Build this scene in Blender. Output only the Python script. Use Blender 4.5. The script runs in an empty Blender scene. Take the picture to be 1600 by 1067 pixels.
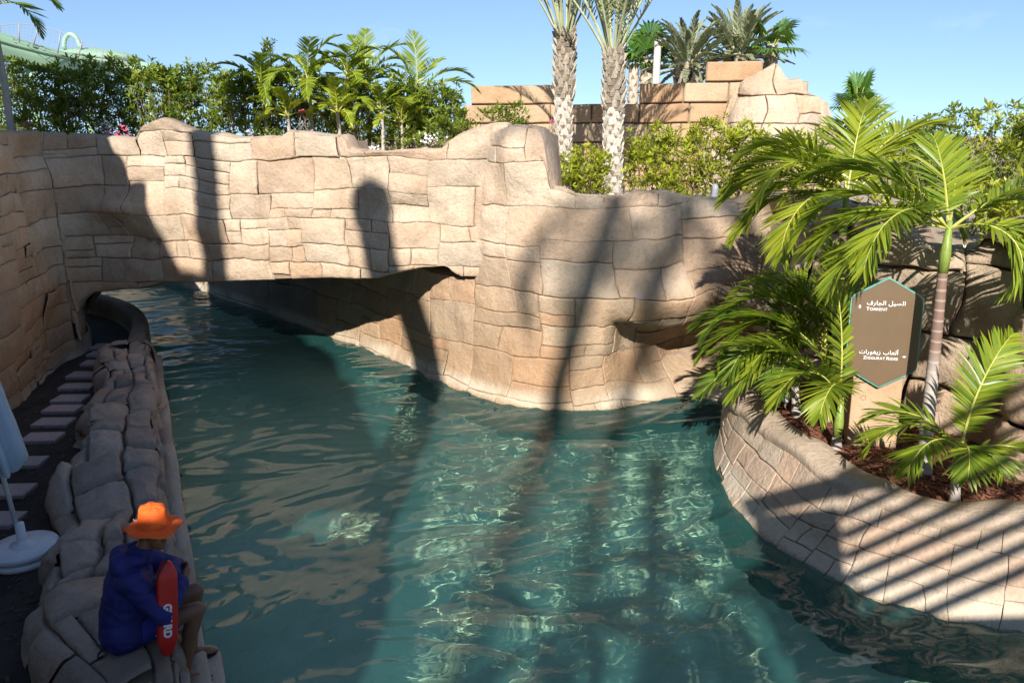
import bpy, math, random
import numpy as np
from mathutils import Vector, Matrix

scene = bpy.context.scene
COL = scene.collection
R = math.radians

# ------------------------------------------------------------------ camera
H_EYE, PITCH, FPX = 3.6, 15.0, 1200.0          # eye height over the water, tilt down, focal length for a 1600 px wide frame
cam = bpy.data.cameras.new('camera')
cam.sensor_width = 36.0
cam.lens = 36.0 * FPX / 1600.0
cam.clip_start, cam.clip_end = 0.05, 3000.0
cam_o = bpy.data.objects.new('camera', cam)
COL.objects.link(cam_o)
cam_o.location = (0, 0, H_EYE)
cam_o.rotation_euler = (R(90 - PITCH), 0, 0)
scene.camera = cam_o

# ------------------------------------------------------------------ sky and sun
SUN_EL, SUN_AZ = 33.0, 9.0                      # sun behind the camera, a little to its left
world = bpy.data.worlds.new('World')
scene.world = world
world.use_nodes = True
wn, wl = world.node_tree.nodes, world.node_tree.links
bg = wn['Background']
sky = wn.new('ShaderNodeTexSky')
sky.sky_type = 'NISHITA'
sky.sun_disc = False
sky.sun_elevation = R(SUN_EL)
sky.sun_rotation = R(180 + SUN_AZ)
va = wn.new('ShaderNodeVectorMath'); va.operation = 'ADD'; va.inputs[1].default_value = (0, 0, 0.12)
vn = wn.new('ShaderNodeVectorMath'); vn.operation = 'NORMALIZE'
stc = wn.new('ShaderNodeTexCoord')
wl.new(stc.outputs['Generated'], va.inputs[0]); wl.new(va.outputs[0], vn.inputs[0]); wl.new(vn.outputs[0], sky.inputs[0])
sky.altitude = 0
sky.air_density, sky.dust_density, sky.ozone_density = 1.0, 0.1, 3.0
tc = wn.new('ShaderNodeTexCoord')
mp = wn.new('ShaderNodeMapping'); mp.inputs['Scale'].default_value = (3.2, 3.2, 7.0)
wl.new(tc.outputs['Generated'], mp.inputs['Vector'])
cn = wn.new('ShaderNodeTexNoise'); cn.inputs['Scale'].default_value = 1.3; cn.inputs['Detail'].default_value = 7
cn.inputs['Roughness'].default_value = 0.62
wl.new(mp.outputs[0], cn.inputs['Vector'])
cr = wn.new('ShaderNodeMapRange'); cr.inputs['From Min'].default_value = 0.60; cr.inputs['From Max'].default_value = 0.86
cr.inputs['To Max'].default_value = 0.30
wl.new(cn.outputs['Fac'], cr.inputs['Value'])
mx = wn.new('ShaderNodeMix'); mx.data_type = 'RGBA'
wl.new(cr.outputs[0], mx.inputs['Factor'])
wl.new(sky.outputs[0], mx.inputs[6])
mx.inputs[7].default_value = (8.5, 8.3, 8.6, 1)
wl.new(mx.outputs[2], bg.inputs['Color'])
bg.inputs['Strength'].default_value = 0.10

SUN_D = Vector((math.sin(R(SUN_AZ)) * math.cos(R(SUN_EL)), math.cos(R(SUN_AZ)) * math.cos(R(SUN_EL)), -math.sin(R(SUN_EL))))
sun = bpy.data.lights.new('sun', 'SUN')
sun.energy = 5.0
sun.angle = R(0.53)
sun.color = (1.0, 0.95, 0.88)
sun.cycles.is_caustics_light = True
sun_o = bpy.data.objects.new('sun', sun)
COL.objects.link(sun_o)
sun_o.location = (-10, -40, 40)
sun_o.rotation_euler = SUN_D.to_track_quat('-Z', 'Y').to_euler()

vs = scene.view_settings
vs.view_transform = 'Standard'; vs.look = 'None'; vs.gamma = 1.0; vs.use_curve_mapping = False
vs.exposure = 0.78
scene.cycles.max_bounces = 8
scene.cycles.transparent_max_bounces = 8
scene.cycles.caustics_reflective = False
scene.cycles.use_denoising = True

# ------------------------------------------------------------------ helpers
CP, SP = math.cos(R(PITCH)), math.sin(R(PITCH))
def ray(px, py):
    a, b = (px - 800) / FPX, (py - 533.5) / FPX
    return a, CP - b * SP, -(b * CP + SP)
def at(px, py, y):                               # the point at distance y ahead along a line of sight
    a, f, d = ray(px, py); t = y / f
    return Vector((a * t, y, H_EYE + d * t))
def on(px, py, z=0.0):                           # the point at height z along a line of sight
    a, f, d = ray(px, py); t = (z - H_EYE) / d
    return Vector((a * t, f * t, z))
def px_of(x, y, z):
    dep = y * CP + (H_EYE - z) * SP
    return 800 + FPX * x / dep, 533.5 + FPX * ((H_EYE - z) * CP - y * SP) / dep

_rng = np.random.RandomState(5)
_perm = np.concatenate([_rng.permutation(256)] * 3).astype(np.int64)
_grad = _rng.normal(size=(256, 3)); _grad /= np.linalg.norm(_grad, axis=1)[:, None]
def pn(p, s=1.0, o=0.0):                         # Perlin noise for an (n,3) array, about -0.6 .. 0.6
    p = np.asarray(p, float) * s + o
    i = np.floor(p).astype(np.int64); f = p - i; i &= 255
    w = f * f * f * (f * (f * 6 - 15) + 10)
    out = 0.0
    for dx in (0, 1):
        for dy in (0, 1):
            for dz in (0, 1):
                h = _perm[_perm[_perm[i[..., 0] + dx] + i[..., 1] + dy] + i[..., 2] + dz]
                g = _grad[h]
                v = g[..., 0] * (f[..., 0] - dx) + g[..., 1] * (f[..., 1] - dy) + g[..., 2] * (f[..., 2] - dz)
                k = (w[..., 0] if dx else 1 - w[..., 0]) * (w[..., 1] if dy else 1 - w[..., 1]) * (w[..., 2] if dz else 1 - w[..., 2])
                out = out + k * v
    return out
def sm(x):
    x = np.clip(x, 0, 1); return x * x * (3 - 2 * x)

def mesh_obj(name, verts, faces, mats, parent=None, smooth=True, mat_idx=None, world=False):
    me = bpy.data.meshes.new(name)
    me.from_pydata([tuple(v) for v in verts], [], [tuple(f) for f in faces])
    for m in (mats if isinstance(mats, (list, tuple)) else [mats]): me.materials.append(m)
    if smooth: me.polygons.foreach_set('use_smooth', [True] * len(me.polygons))
    if mat_idx is not None: me.polygons.foreach_set('material_index', mat_idx)
    me.update()
    o = bpy.data.objects.new(name, me)
    COL.objects.link(o)
    if parent is not None:
        o.parent = parent
        if world: o.matrix_parent_inverse = parent.matrix_basis.inverted()
    return o
def tag(o, label, cat=None, group=None, kind=None):
    o['label'] = label
    if cat: o['category'] = cat
    if group: o['group'] = group
    if kind: o['kind'] = kind
    return o
def thing(name, label, cat, loc=(0, 0, 0), group=None, rz=0.0):
    o = bpy.data.objects.new(name, None); COL.objects.link(o)
    o.empty_display_size = 0.1
    o.location = loc; o.rotation_euler = (0, 0, rz)
    return tag(o, label, cat, group)
class MB:                                        # collects simple shapes into one mesh
    def __init__(s): s.v, s.f, s.m = [], [], []
    def add(s, v, f, m=0):
        n = len(s.v); s.v += [tuple(q) for q in v]; s.f += [tuple(i + n for i in q) for q in f]; s.m += [m] * len(f)
    def box(s, c, d, rz=0.0, m=0):
        x, y, z = d[0] / 2, d[1] / 2, d[2] / 2
        cs, sn = math.cos(rz), math.sin(rz)
        v = [(c[0] + a * x * cs - b * y * sn, c[1] + a * x * sn + b * y * cs, c[2] + e * z) for e in (-1, 1) for a, b in ((-1, -1), (1, -1), (1, 1), (-1, 1))]
        s.add(v, [(3, 2, 1, 0), (4, 5, 6, 7), (0, 1, 5, 4), (1, 2, 6, 5), (2, 3, 7, 6), (3, 0, 4, 7)], m)
    def tube(s, pts, rad, n=8, m=0, cap=True):
        pts = [Vector(p) for p in pts]
        if not isinstance(rad, (list, tuple)): rad = [rad] * len(pts)
        base = len(s.v); t0 = (pts[1] - pts[0]).normalized()
        up = Vector((0, 0, 1)) if abs(t0.z) < 0.9 else Vector((1, 0, 0))
        x = t0.cross(up).normalized()
        for i, p in enumerate(pts):
            t = (pts[min(i + 1, len(pts) - 1)] - pts[max(i - 1, 0)]).normalized()
            x = (x - t * x.dot(t)).normalized(); y = t.cross(x)
            for k in range(n):
                a = 2 * math.pi * k / n
                s.v.append(tuple(p + (x * math.cos(a) + y * math.sin(a)) * rad[i]))
        for i in range(len(pts) - 1):
            for k in range(n):
                s.f.append((base + i * n + k, base + i * n + (k + 1) % n, base + (i + 1) * n + (k + 1) % n, base + (i + 1) * n + k)); s.m.append(m)
        if cap:
            s.f.append(tuple(base + k for k in range(n - 1, -1, -1))); s.m.append(m)
            s.f.append(tuple(base + (len(pts) - 1) * n + k for k in range(n))); s.m.append(m)
    def lathe(s, prof, c=(0, 0, 0), n=32, m=0):
        base = len(s.v)
        for r, z in prof:
            for k in range(n):
                a = 2 * math.pi * k / n
                s.v.append((c[0] + r * math.cos(a), c[1] + r * math.sin(a), c[2] + z))
        for i in range(len(prof) - 1):
            for k in range(n):
                s.f.append((base + i * n + k, base + i * n + (k + 1) % n, base + (i + 1) * n + (k + 1) % n, base + (i + 1) * n + k)); s.m.append(m)
    def build(s, name, mats, parent=None, smooth=True, world=False):
        return mesh_obj(name, s.v, s.f, mats, parent, smooth, s.m, world)

# ------------------------------------------------------------------ materials
def new_mat(name):
    m = bpy.data.materials.new(name); m.use_nodes = True
    return m, m.node_tree.nodes, m.node_tree.links, m.node_tree.nodes['Principled BSDF']
def noise_n(n, l, scale, detail=4, rough=0.6, vec=None):
    t = n.new('ShaderNodeTexNoise'); t.inputs['Scale'].default_value = scale; t.inputs['Detail'].default_value = detail
    t.inputs['Roughness'].default_value = rough
    if vec is not None: l.new(vec, t.inputs['Vector'])
    return t.outputs['Fac']
def rng_n(n, l, src, a, b, c=0.0, d=1.0):
    t = n.new('ShaderNodeMapRange'); t.interpolation_type = 'SMOOTHSTEP'
    for k, v in zip(('From Min', 'From Max', 'To Min', 'To Max'), (a, b, c, d)): t.inputs[k].default_value = v
    l.new(src, t.inputs['Value']); return t.outputs[0]
def mix_n(n, l, fac, a, b, mode='MIX'):
    t = n.new('ShaderNodeMix'); t.data_type = 'RGBA'; t.blend_type = mode
    if hasattr(fac, 'links'): l.new(fac, t.inputs['Factor'])
    else: t.inputs['Factor'].default_value = fac
    for s, v in ((6, a), (7, b)):
        if hasattr(v, 'links'): l.new(v, t.inputs[s])
        else: t.inputs[s].default_value = (*v, 1)
    return t.outputs[2]
def math_n(n, l, op, a, b):
    t = n.new('ShaderNodeMath'); t.operation = op
    for s, v in ((0, a), (1, b)):
        if hasattr(v, 'links'): l.new(v, t.inputs[s])
        else: t.inputs[s].default_value = v
    return t.outputs[0]
def bump_n(n, l, bsdf, src, strength, dist, prev=None):
    t = n.new('ShaderNodeBump'); t.inputs['Strength'].default_value = strength; t.inputs['Distance'].default_value = dist
    l.new(src, t.inputs['Height'])
    if prev is not None: l.new(prev, t.inputs['Normal'])
    if bsdf is not None: l.new(t.outputs[0], bsdf.inputs['Normal'])
    return t.outputs[0]
def plain(name, col, rough=0.6, noise=0.12, scale=12.0, bump=0.0, metal=0.0, spec=0.5):
    m, n, l, b = new_mat(name)
    f = noise_n(n, l, scale, 5)
    l.new(mix_n(n, l, rng_n(n, l, f, 0.3, 0.7), [c * (1 - noise) for c in col], [min(1, c * (1 + noise)) for c in col]), b.inputs['Base Color'])
    b.inputs['Roughness'].default_value = rough; b.inputs['Metallic'].default_value = metal
    b.inputs['Specular IOR Level'].default_value = spec
    if bump: bump_n(n, l, b, noise_n(n, l, scale * 4, 4), bump, 0.01)
    return m
def rock(name, hi, lo, brown=None, waterline=True, streak=0.35, bump=0.5, var=0.12):
    m, n, l, b = new_mat(name)
    geo = n.new('ShaderNodeNewGeometry'); pos = geo.outputs['Position']
    sep = n.new('ShaderNodeSeparateXYZ'); l.new(pos, sep.inputs[0])
    c = mix_n(n, l, rng_n(n, l, noise_n(n, l, 1.4, 6, 0.6, pos), 0.34, 0.66), lo, hi)
    if brown is not None:                        # browner towards the water, where the wall stays damp
        zz = math_n(n, l, 'ADD', sep.outputs[2], math_n(n, l, 'MULTIPLY', noise_n(n, l, 1.1, 4, 0.6, pos), 1.4))
        c = mix_n(n, l, rng_n(n, l, zz, 1.3, 3.2, 0.85, 0.0), c, brown)
    oi = n.new('ShaderNodeObjectInfo')
    val = math_n(n, l, 'ADD', math_n(n, l, 'MULTIPLY', oi.outputs['Random'], 2 * var), 1.0 - var)
    wn_ = n.new('ShaderNodeTexWhiteNoise'); wn_.noise_dimensions = '1D'; l.new(oi.outputs['Random'], wn_.inputs['W'])
    hue = math_n(n, l, 'ADD', math_n(n, l, 'MULTIPLY', wn_.outputs['Value'], 0.016), 0.497)
    sat = math_n(n, l, 'ADD', math_n(n, l, 'MULTIPLY', wn_.outputs['Value'], -0.25), 1.10)
    hsv = n.new('ShaderNodeHueSaturation'); l.new(c, hsv.inputs['Color']); l.new(val, hsv.inputs['Value']); l.new(hue, hsv.inputs['Hue']); l.new(sat, hsv.inputs['Saturation']); c = hsv.outputs[0]
    c = mix_n(n, l, rng_n(n, l, noise_n(n, l, 24.0, 5, 0.75, pos), 0.45, 0.72, 0.0, 0.35), c, (0.19, 0.125, 0.075))
    mp_ = n.new('ShaderNodeMapping'); l.new(pos, mp_.inputs['Vector']); mp_.inputs['Scale'].default_value = (5, 5, 0.55)
    st = rng_n(n, l, noise_n(n, l, 1.0, 5, 0.6, mp_.outputs[0]), 0.5, 0.78, 0.0, streak)
    c = mix_n(n, l, st, c, (0.20, 0.12, 0.065))
    blot = rng_n(n, l, noise_n(n, l, 7.0, 6, 0.7, pos), 0.5, 0.8, 0.0, 0.22)
    c = mix_n(n, l, blot, c, (0.62, 0.50, 0.40))
    if waterline:
        zz = math_n(n, l, 'ADD', sep.outputs[2], math_n(n, l, 'MULTIPLY', noise_n(n, l, 9.0, 5, 0.7, mp_.outputs[0]), 0.18))
        white = math_n(n, l, 'MULTIPLY', rng_n(n, l, zz, 0.20, 0.36, 1.0, 0.0), rng_n(n, l, zz, 0.06, 0.14))
        patch = rng_n(n, l, noise_n(n, l, 0.9, 3, 0.5, pos), 0.38, 0.58, 0.15, 0.62)
        c = mix_n(n, l, math_n(n, l, 'MULTIPLY', white, patch), c, (0.62, 0.54, 0.42))
        c = mix_n(n, l, rng_n(n, l, zz, 0.04, 0.13, 0.7, 0.0), c, (0.25, 0.20, 0.11))
        c = mix_n(n, l, rng_n(n, l, zz, -0.22, 0.07, 1.0, 0.0), c, (0.075, 0.115, 0.075))     # algae tone, darkened underwater to stand in for murky water
    l.new(c, b.inputs['Base Color'])
    b.inputs['Roughness'].default_value = 0.86; b.inputs['Specular IOR Level'].default_value = 0.25
    b1 = bump_n(n, l, None, noise_n(n, l, 7.0, 8, 0.68, pos), min(1, bump * 1.5), 0.06)
    bump_n(n, l, b, noise_n(n, l, 38.0, 6, 0.7, pos), min(1, bump * 1.2), 0.014, b1)
    return m
def leaf(name, a, b_, trans=0.35, rough=0.45, spot=None):
    m, n, l, b = new_mat(name)
    geo = n.new('ShaderNodeNewGeometry')
    c = mix_n(n, l, geo.outputs['Random Per Island'], a, b_)
    if spot is not None:
        c = mix_n(n, l, rng_n(n, l, noise_n(n, l, 2.3, 3, 0.6, geo.outputs['Position']), 0.52, 0.7, 0, 0.8), c, spot)
    l.new(c, b.inputs['Base Color']); b.inputs['Roughness'].default_value = rough
    b.inputs['Specular IOR Level'].default_value = 0.4
    tr = n.new('ShaderNodeBsdfTranslucent')
    l.new(mix_n(n, l, 0.5, c, (0.30, 0.42, 0.03)), tr.inputs['Color'])
    ms = n.new('ShaderNodeMixShader'); ms.inputs[0].default_value = trans
    l.new(b.outputs[0], ms.inputs[1]); l.new(tr.outputs[0], ms.inputs[2])
    l.new(ms.outputs[0], n['Material Output'].inputs['Surface'])
    return m

M = {}
M['rock'] = rock('rock_carved', (0.56, 0.425, 0.315), (0.46, 0.335, 0.235), brown=(0.36, 0.225, 0.13))
M['rock_pale'] = rock('rock_pale', (0.56, 0.45, 0.36), (0.47, 0.365, 0.28), waterline=True, brown=(0.47, 0.34, 0.245), streak=0.2)
M['rock_big'] = rock('rock_rough', (0.58, 0.43, 0.31), (0.46, 0.32, 0.215), waterline=False, streak=0.25, bump=0.9)
M['rock_grey'] = rock('rock_grey', (0.42, 0.325, 0.26), (0.31, 0.235, 0.185), waterline=True, streak=0.2, var=0.16)
M['joint'] = plain('joint_mortar', (0.24, 0.17, 0.115), 0.9, 0.25, 9)
M['brick'] = rock('block_tan', (0.48, 0.315, 0.19), (0.39, 0.245, 0.14), waterline=False, streak=0.15, bump=0.35)
M['brick_joint'] = plain('block_joint', (0.17, 0.13, 0.10), 0.9, 0.2, 9)
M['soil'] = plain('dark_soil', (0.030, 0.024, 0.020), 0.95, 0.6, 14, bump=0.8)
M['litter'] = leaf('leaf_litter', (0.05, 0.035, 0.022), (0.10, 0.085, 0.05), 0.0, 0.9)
M['mulch'] = plain('mulch_bed', (0.13, 0.045, 0.026), 0.95, 0.6, 24, bump=0.9)
M['chip'] = leaf('mulch_chip', (0.11, 0.034, 0.019), (0.27, 0.11, 0.062), 0.0, 0.9)
M['earth'] = plain('sandy_ground', (0.42, 0.33, 0.24), 0.95, 0.25, 3, bump=0.5)
M['slab'] = plain('pinkish_slab', (0.36, 0.29, 0.275), 0.85, 0.14, 9, bump=0.3)
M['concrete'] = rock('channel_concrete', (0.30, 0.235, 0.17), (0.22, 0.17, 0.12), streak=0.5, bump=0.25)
M['trunk_pale'] = plain('palm_trunk_pale', (0.42, 0.37, 0.31), 0.85, 0.2, 18, bump=0.4)
M['frond'] = leaf('palm_leaf', (0.13, 0.215, 0.018), (0.33, 0.37, 0.028), 0.40, 0.36, spot=(0.13, 0.21, 0.02))
M['frond_lime'] = leaf('palm_leaf_lime', (0.20, 0.28, 0.018), (0.40, 0.42, 0.03), 0.40, 0.38)
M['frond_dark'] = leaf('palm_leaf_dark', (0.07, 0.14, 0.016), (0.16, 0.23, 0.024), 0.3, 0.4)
M['frond_grey'] = leaf('palm_leaf_greygreen', (0.15, 0.18, 0.085), (0.25, 0.27, 0.14), 0.25, 0.5)
M['frond_silver'] = leaf('palm_leaf_silver', (0.25, 0.28, 0.16), (0.40, 0.41, 0.26), 0.3, 0.55)
M['frond_fan'] = leaf('fan_leaf', (0.06, 0.15, 0.025), (0.11, 0.22, 0.035), 0.25, 0.45)
def ringed_bark():
    m, n, l, b = new_mat('palm_trunk_ringed')
    t_ = n.new('ShaderNodeTexCoord'); sp = n.new('ShaderNodeSeparateXYZ'); l.new(t_.outputs['Object'], sp.inputs[0])
    w = n.new('ShaderNodeTexWave'); w.bands_direction = 'Z'; w.inputs['Scale'].default_value = 3.4; w.inputs['Distortion'].default_value = 1.2; w.inputs['Detail'].default_value = 2
    l.new(t_.outputs['Object'], w.inputs['Vector'])
    base = mix_n(n, l, rng_n(n, l, sp.outputs[2], 0.85, 1.25), (0.40, 0.35, 0.31), (0.19, 0.115, 0.085))
    base = mix_n(n, l, rng_n(n, l, w.outputs['Fac'], 0.84, 0.97, 0, 0.38), base, (0.52, 0.46, 0.40))
    base = mix_n(n, l, rng_n(n, l, noise_n(n, l, 14, 5), 0.5, 0.75, 0, 0.5), base, (0.22, 0.17, 0.14))
    l.new(base, b.inputs['Base Color']); b.inputs['Roughness'].default_value = 0.8; return m
M['trunk_ringed'] = ringed_bark()
M['rib'] = plain('palm_midrib', (0.42, 0.42, 0.09), 0.5, 0.15, 6)
M['rib_grey'] = plain('palm_stalk_pale', (0.40, 0.42, 0.24), 0.6, 0.2, 6)
M['crownshaft'] = plain('palm_crownshaft', (0.20, 0.27, 0.05), 0.45, 0.25, 9)
M['leaf_dark'] = leaf('hedge_leaf', (0.08, 0.14, 0.016), (0.25, 0.30, 0.03), 0.3, 0.4)
M['leaf_lime'] = leaf('shrub_leaf', (0.26, 0.32, 0.028), (0.50, 0.49, 0.045), 0.42, 0.4)
M['leaf_mid'] = leaf('shrub_leaf_green', (0.10, 0.16, 0.02), (0.25, 0.29, 0.032), 0.32, 0.4)
M['stem'] = plain('woody_stem', (0.22, 0.165, 0.115), 0.9, 0.3, 20)
M['pink'] = leaf('pink_bract', (0.75, 0.07, 0.20), (0.85, 0.16, 0.30), 0.3, 0.6)
M['whitef'] = leaf('white_petal', (0.70, 0.66, 0.60), (0.80, 0.78, 0.74), 0.2, 0.6)
# ------------------------------------------------------------------ walls: a plan curve, a top and a bottom line, and stones laid on it
class Plan:
    def __init__(s, pts, res=0.05):
        p = np.array(pts, float); out = []
        q = np.vstack([2 * p[0] - p[1], p, 2 * p[-1] - p[-2]])
        for i in range(1, len(q) - 2):
            t = np.linspace(0, 1, 24, endpoint=False)[:, None]
            a, b, c, d = q[i - 1], q[i], q[i + 1], q[i + 2]
            out.append(0.5 * (2 * b + (c - a) * t + (2 * a - 5 * b + 4 * c - d) * t ** 2 + (3 * b - a - 3 * c + d) * t ** 3))
        c = np.vstack(out + [p[-1:]])
        d = np.concatenate([[0], np.cumsum(np.linalg.norm(np.diff(c, axis=0), axis=1))])
        s.L = d[-1]; s.u = np.arange(0, s.L + res, res); s.u[-1] = s.L
        s.x, s.y = np.interp(s.u, d, c[:, 0]), np.interp(s.u, d, c[:, 1])
        tx, ty = np.gradient(s.x, s.u), np.gradient(s.y, s.u); k = np.hypot(tx, ty)
        s.nx, s.ny = ty / k, -tx / k
    def P(s, u): return np.interp(u, s.u, s.x), np.interp(u, s.u, s.y)
    def N(s, u):
        a, b = np.interp(u, s.u, s.nx), np.interp(u, s.u, s.ny); k = np.hypot(a, b); return a / k, b / k
    def uz(s, px, py, lo=0.0, hi=None):          # curve position and height seen at a point of the picture
        hi = s.L if hi is None else hi
        z = 2.5
        for _ in range(4):
            k = (s.u >= lo) & (s.u <= hi)
            q = px_of(s.x[k], s.y[k], z)[0]
            i = np.argmin(abs(q - px)); u = s.u[k][i]; y = s.y[k][i]
            a, f, d = ray(px, py); z = H_EYE + d * y / f
        return u, z
    def line(s, pts, lo=0.0, hi=None):
        r = sorted(s.uz(a, b, lo, hi) for a, b in pts)
        U, Z = [a for a, _ in r], [b for _, b in r]
        return lambda u: np.interp(u, U, Z)

def gauss(terms):                                # bulges: (u, z, su, sz, amount)
    def f(u, z):
        o = np.zeros(np.broadcast(u, z).shape)
        for a, b, c, d, e in terms: o = o + e * np.exp(-((u - a) / c) ** 2 - ((z - b) / d) ** 2)
        return o
    return f

def surf(plan, off, u, z, h):
    x, y = plan.P(u); nx, ny = plan.N(u)
    o = off(u, z) + h
    return np.stack([x + nx * o, y + ny * o, z + 0 * o], -1)

def grid_faces(nu, nv, base=0):
    return [(base + j * nu + i, base + j * nu + i + 1, base + (j + 1) * nu + i + 1, base + (j + 1) * nu + i) for j in range(nv - 1) for i in range(nu - 1)]

const = lambda v: (lambda u: np.full_like(np.asarray(u, float), v))
def stone_wall(root, plan, zb, zt, off, courses, widths, mat, seed, u0=0.0, u1=None, back=0.018, gap=0.0035, rough=1.0,
               throw=0.022, top_depth=0.5, bot_depth=0.0, wave=0.05, res=0.062, split=0.35, name='stone', pillow=0.02, core_mat=None, lean=0.20, edge=0.012, mapper=None, roll=True):
    S_ = mapper or (lambda u, z, h: surf(plan, off, u, z, h))
    rnd = random.Random(seed); u1 = plan.L if u1 is None else u1
    us = np.arange(u0, u1 + 0.1, 0.1)
    zmin, zmax = float(min(zb(us))) - 0.05, float(max(zt(us))) + 0.05
    out = []
    def cut(a, b, z0, z1):                       # split the face into unequal blocks, none of them in a strict course
        w, h = b - a, z1 - z0
        bw, bh = w / widths[1], h / courses[1]
        can_w, can_h = w > 1.5 * widths[0], h > 1.5 * courses[0]
        if (can_w or can_h) and (max(bw, bh) > 1 or rnd.random() < split):
            f = rnd.uniform(0.33, 0.67)
            if can_h and (not can_w or bh * rnd.uniform(0.8, 1.3) > bw):
                m_ = z0 + h * f; cut(a, b, z0, m_); cut(a, b, m_, z1)
            else:
                m_ = a + w * f; cut(a, m_, z0, z1); cut(m_, b, z0, z1)
        else: out.append((a, b, const(z0), const(z1), 0.0, 1.0, 0.0, 0.0))
    z = zmin
    while z < zmax - 0.02:                       # loose bands about two blocks high
        z2 = z + rnd.uniform(1.1, 1.9) * courses[1]
        if zmax - z2 < courses[0]: z2 = zmax
        u = u0
        while u < u1 - 0.02:
            w = rnd.uniform(1.0, 2.0) * widths[1]; b = u + w if u1 - u - w > widths[0] else u1
            cut(u, b, z, z2); u = b
        z = z2
    stones = []
    for (a, b, lo, hi, t0, t1, sa, sb) in out:
        w = b - a; um = np.linspace(a, b, 9)
        l_, h_ = lo(um), hi(um)
        z0, z1 = l_ + (h_ - l_) * t0, l_ + (h_ - l_) * t1
        zbu, ztu = zb(um), zt(um)
        if np.max(np.minimum(z1, ztu) - np.maximum(z0, zbu)) < 0.09: continue
        top = roll and np.mean(z1 > ztu - 0.09) > 0.5; bot = bot_depth > 0 and np.mean(z0 < zbu + 0.06) > 0.5
        hh = float(np.mean(z1 - z0))
        nu, nv = int(np.clip(w / res, 3, 20)), int(np.clip(hh / res, 3, 14))
        ew, eh = min(edge * 0.6 / w, 0.12), min(edge * 0.6 / hh, 0.12)
        S = np.concatenate([[0, ew, ew * 1.9], np.linspace(ew * 3.6, 1 - ew * 3.6, nu), [1 - ew * 1.9, 1 - ew, 1]])
        T = np.concatenate([[0, eh, eh * 1.9], np.linspace(eh * 3.6, 1 - eh * 3.6, nv), [1 - eh * 1.9, 1 - eh, 1]])
        s2, t2 = np.meshgrid(S, T)
        u = a + w * s2 + (sa * (1 - s2) + sb * s2) * (t2 - 0.5)
        u = np.clip(u, u0, u1)
        ll, hl = lo(u), hi(u); hl2 = ll + (hl - ll) * t1; ll2 = ll + (hl - ll) * t0
        if top: hl2 = np.maximum(hl2, zt(u))
        hl2 = np.minimum(hl2, zt(u)); ll2 = np.maximum(ll2, zb(u)); hl2 = np.maximum(hl2, ll2 + 0.012)
        gu, gz = gap / 2 / w, gap / 2
        z = ll2 + gz + (hl2 - ll2 - 2 * gz) * t2
        u = u + (0.5 - s2) * gu * 2 * w
        p = np.stack([u, z, np.full_like(u, seed * 3.7)], -1)
        if True:                                 # ragged joints: the same warp for both sides
            du = lean * pn(p, 1.1, 21.0) + 0.06 * pn(p, 2.6) + 0.022 * pn(p, 8.0, 5.0) + 0.010 * pn(p, 21.0, 5.0)
            dz = wave * 2 * pn(p, 0.7, 31.0) + wave * pn(p, 1.9, 11.0) + 0.018 * pn(p, 8.0, 17.0) + 0.008 * pn(p, 21.0, 9.0)
            fz = np.clip(np.minimum(zt(u) - z, z - zb(u)) / 0.12, 0, 1); du = du * np.clip(np.minimum(u - u0, u1 - u) / 0.15, 0, 1)
            u = np.clip(u + du, u0, u1); z = np.maximum(np.minimum(z + dz * fz, zt(u)), zb(u))
        d = np.minimum(np.minimum(s2, 1 - s2) * w, np.minimum(t2, 1 - t2) * np.maximum(hl2 - ll2, 0.02))
        if top: d = np.minimum(np.minimum(s2, 1 - s2) * w, t2 * (hl2 - ll2))
        tilt_u, tilt_z = rnd.gauss(0, throw) * 0.8, rnd.gauss(0, throw) * 0.8
        deep = np.clip(0.55 + 1.5 * pn(p, 0.9, 41.0), 0.12, 1.0)
        hgt = -(back + 2.0 * throw) * deep * (1 - sm(d / edge)) + pillow * sm(d / 0.16) + rnd.gauss(0, throw) + tilt_u * (s2 - 0.5) * 2 + tilt_z * (t2 - 0.5) * 2
        q3 = S_(u, z, 0.0)
        hgt = hgt + rough * (0.050 * pn(q3, 1.3, 3.0) + 0.030 * pn(q3, 3.7, 8.0) + 0.016 * pn(q3, 9.0, 1.0) + 0.006 * pn(q3, 17.0, 1.0))
        V = S_(u, z, hgt)
        rows = [V[j] for j in range(len(T))]
        if top:                                  # roll the stone over the top edge
            r0 = rows[-1]; nx, ny = plan.N(u[-1]); ed = np.minimum(S, 1 - S) * w
            e1 = sm(ed / 0.03)
            rows[-1] = r0 - np.stack([nx * 0.03, ny * 0.03, 0.012 + 0 * nx], -1)
            for dd, dz_ in ((0.09, 0.022), (0.20, 0.030), (top_depth * 0.7, 0.02), (top_depth, -0.10)):
                zz = dz_ - 0.05 * (1 - e1) + 0.035 * pn(r0 + dd, 3.0)
                rows.append(r0 - np.stack([nx * dd, ny * dd, -zz], -1))
        if bot:
            r0 = rows[0]; nx, ny = plan.N(u[0])
            pre = []
            for dd, dz_ in ((bot_depth, -0.02), (bot_depth * 0.5, -0.03), (0.12, -0.02)):
                pre.append(r0 - np.stack([nx * dd, ny * dd, -dz_ + 0.05 * pn(r0 + dd, 2.5)], -1))
            rows = pre + rows
        V = np.array(rows)
        stones.append((V.reshape(-1, 3), grid_faces(len(S), len(rows))))
    for V, F in stones: mesh_obj(name, V, F, mat, root, world=True)
    # the body of the wall behind the stones
    us = np.linspace(u0, u1, max(4, int((u1 - u0) / 0.12))); ts = np.linspace(0, 1, 22)
    uu, tt = np.meshgrid(us, ts); zz = zb(uu) + 0.02 + (zt(uu) - 0.05 - zb(uu)) * tt
    q3 = S_(uu, zz, 0.0)
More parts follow.
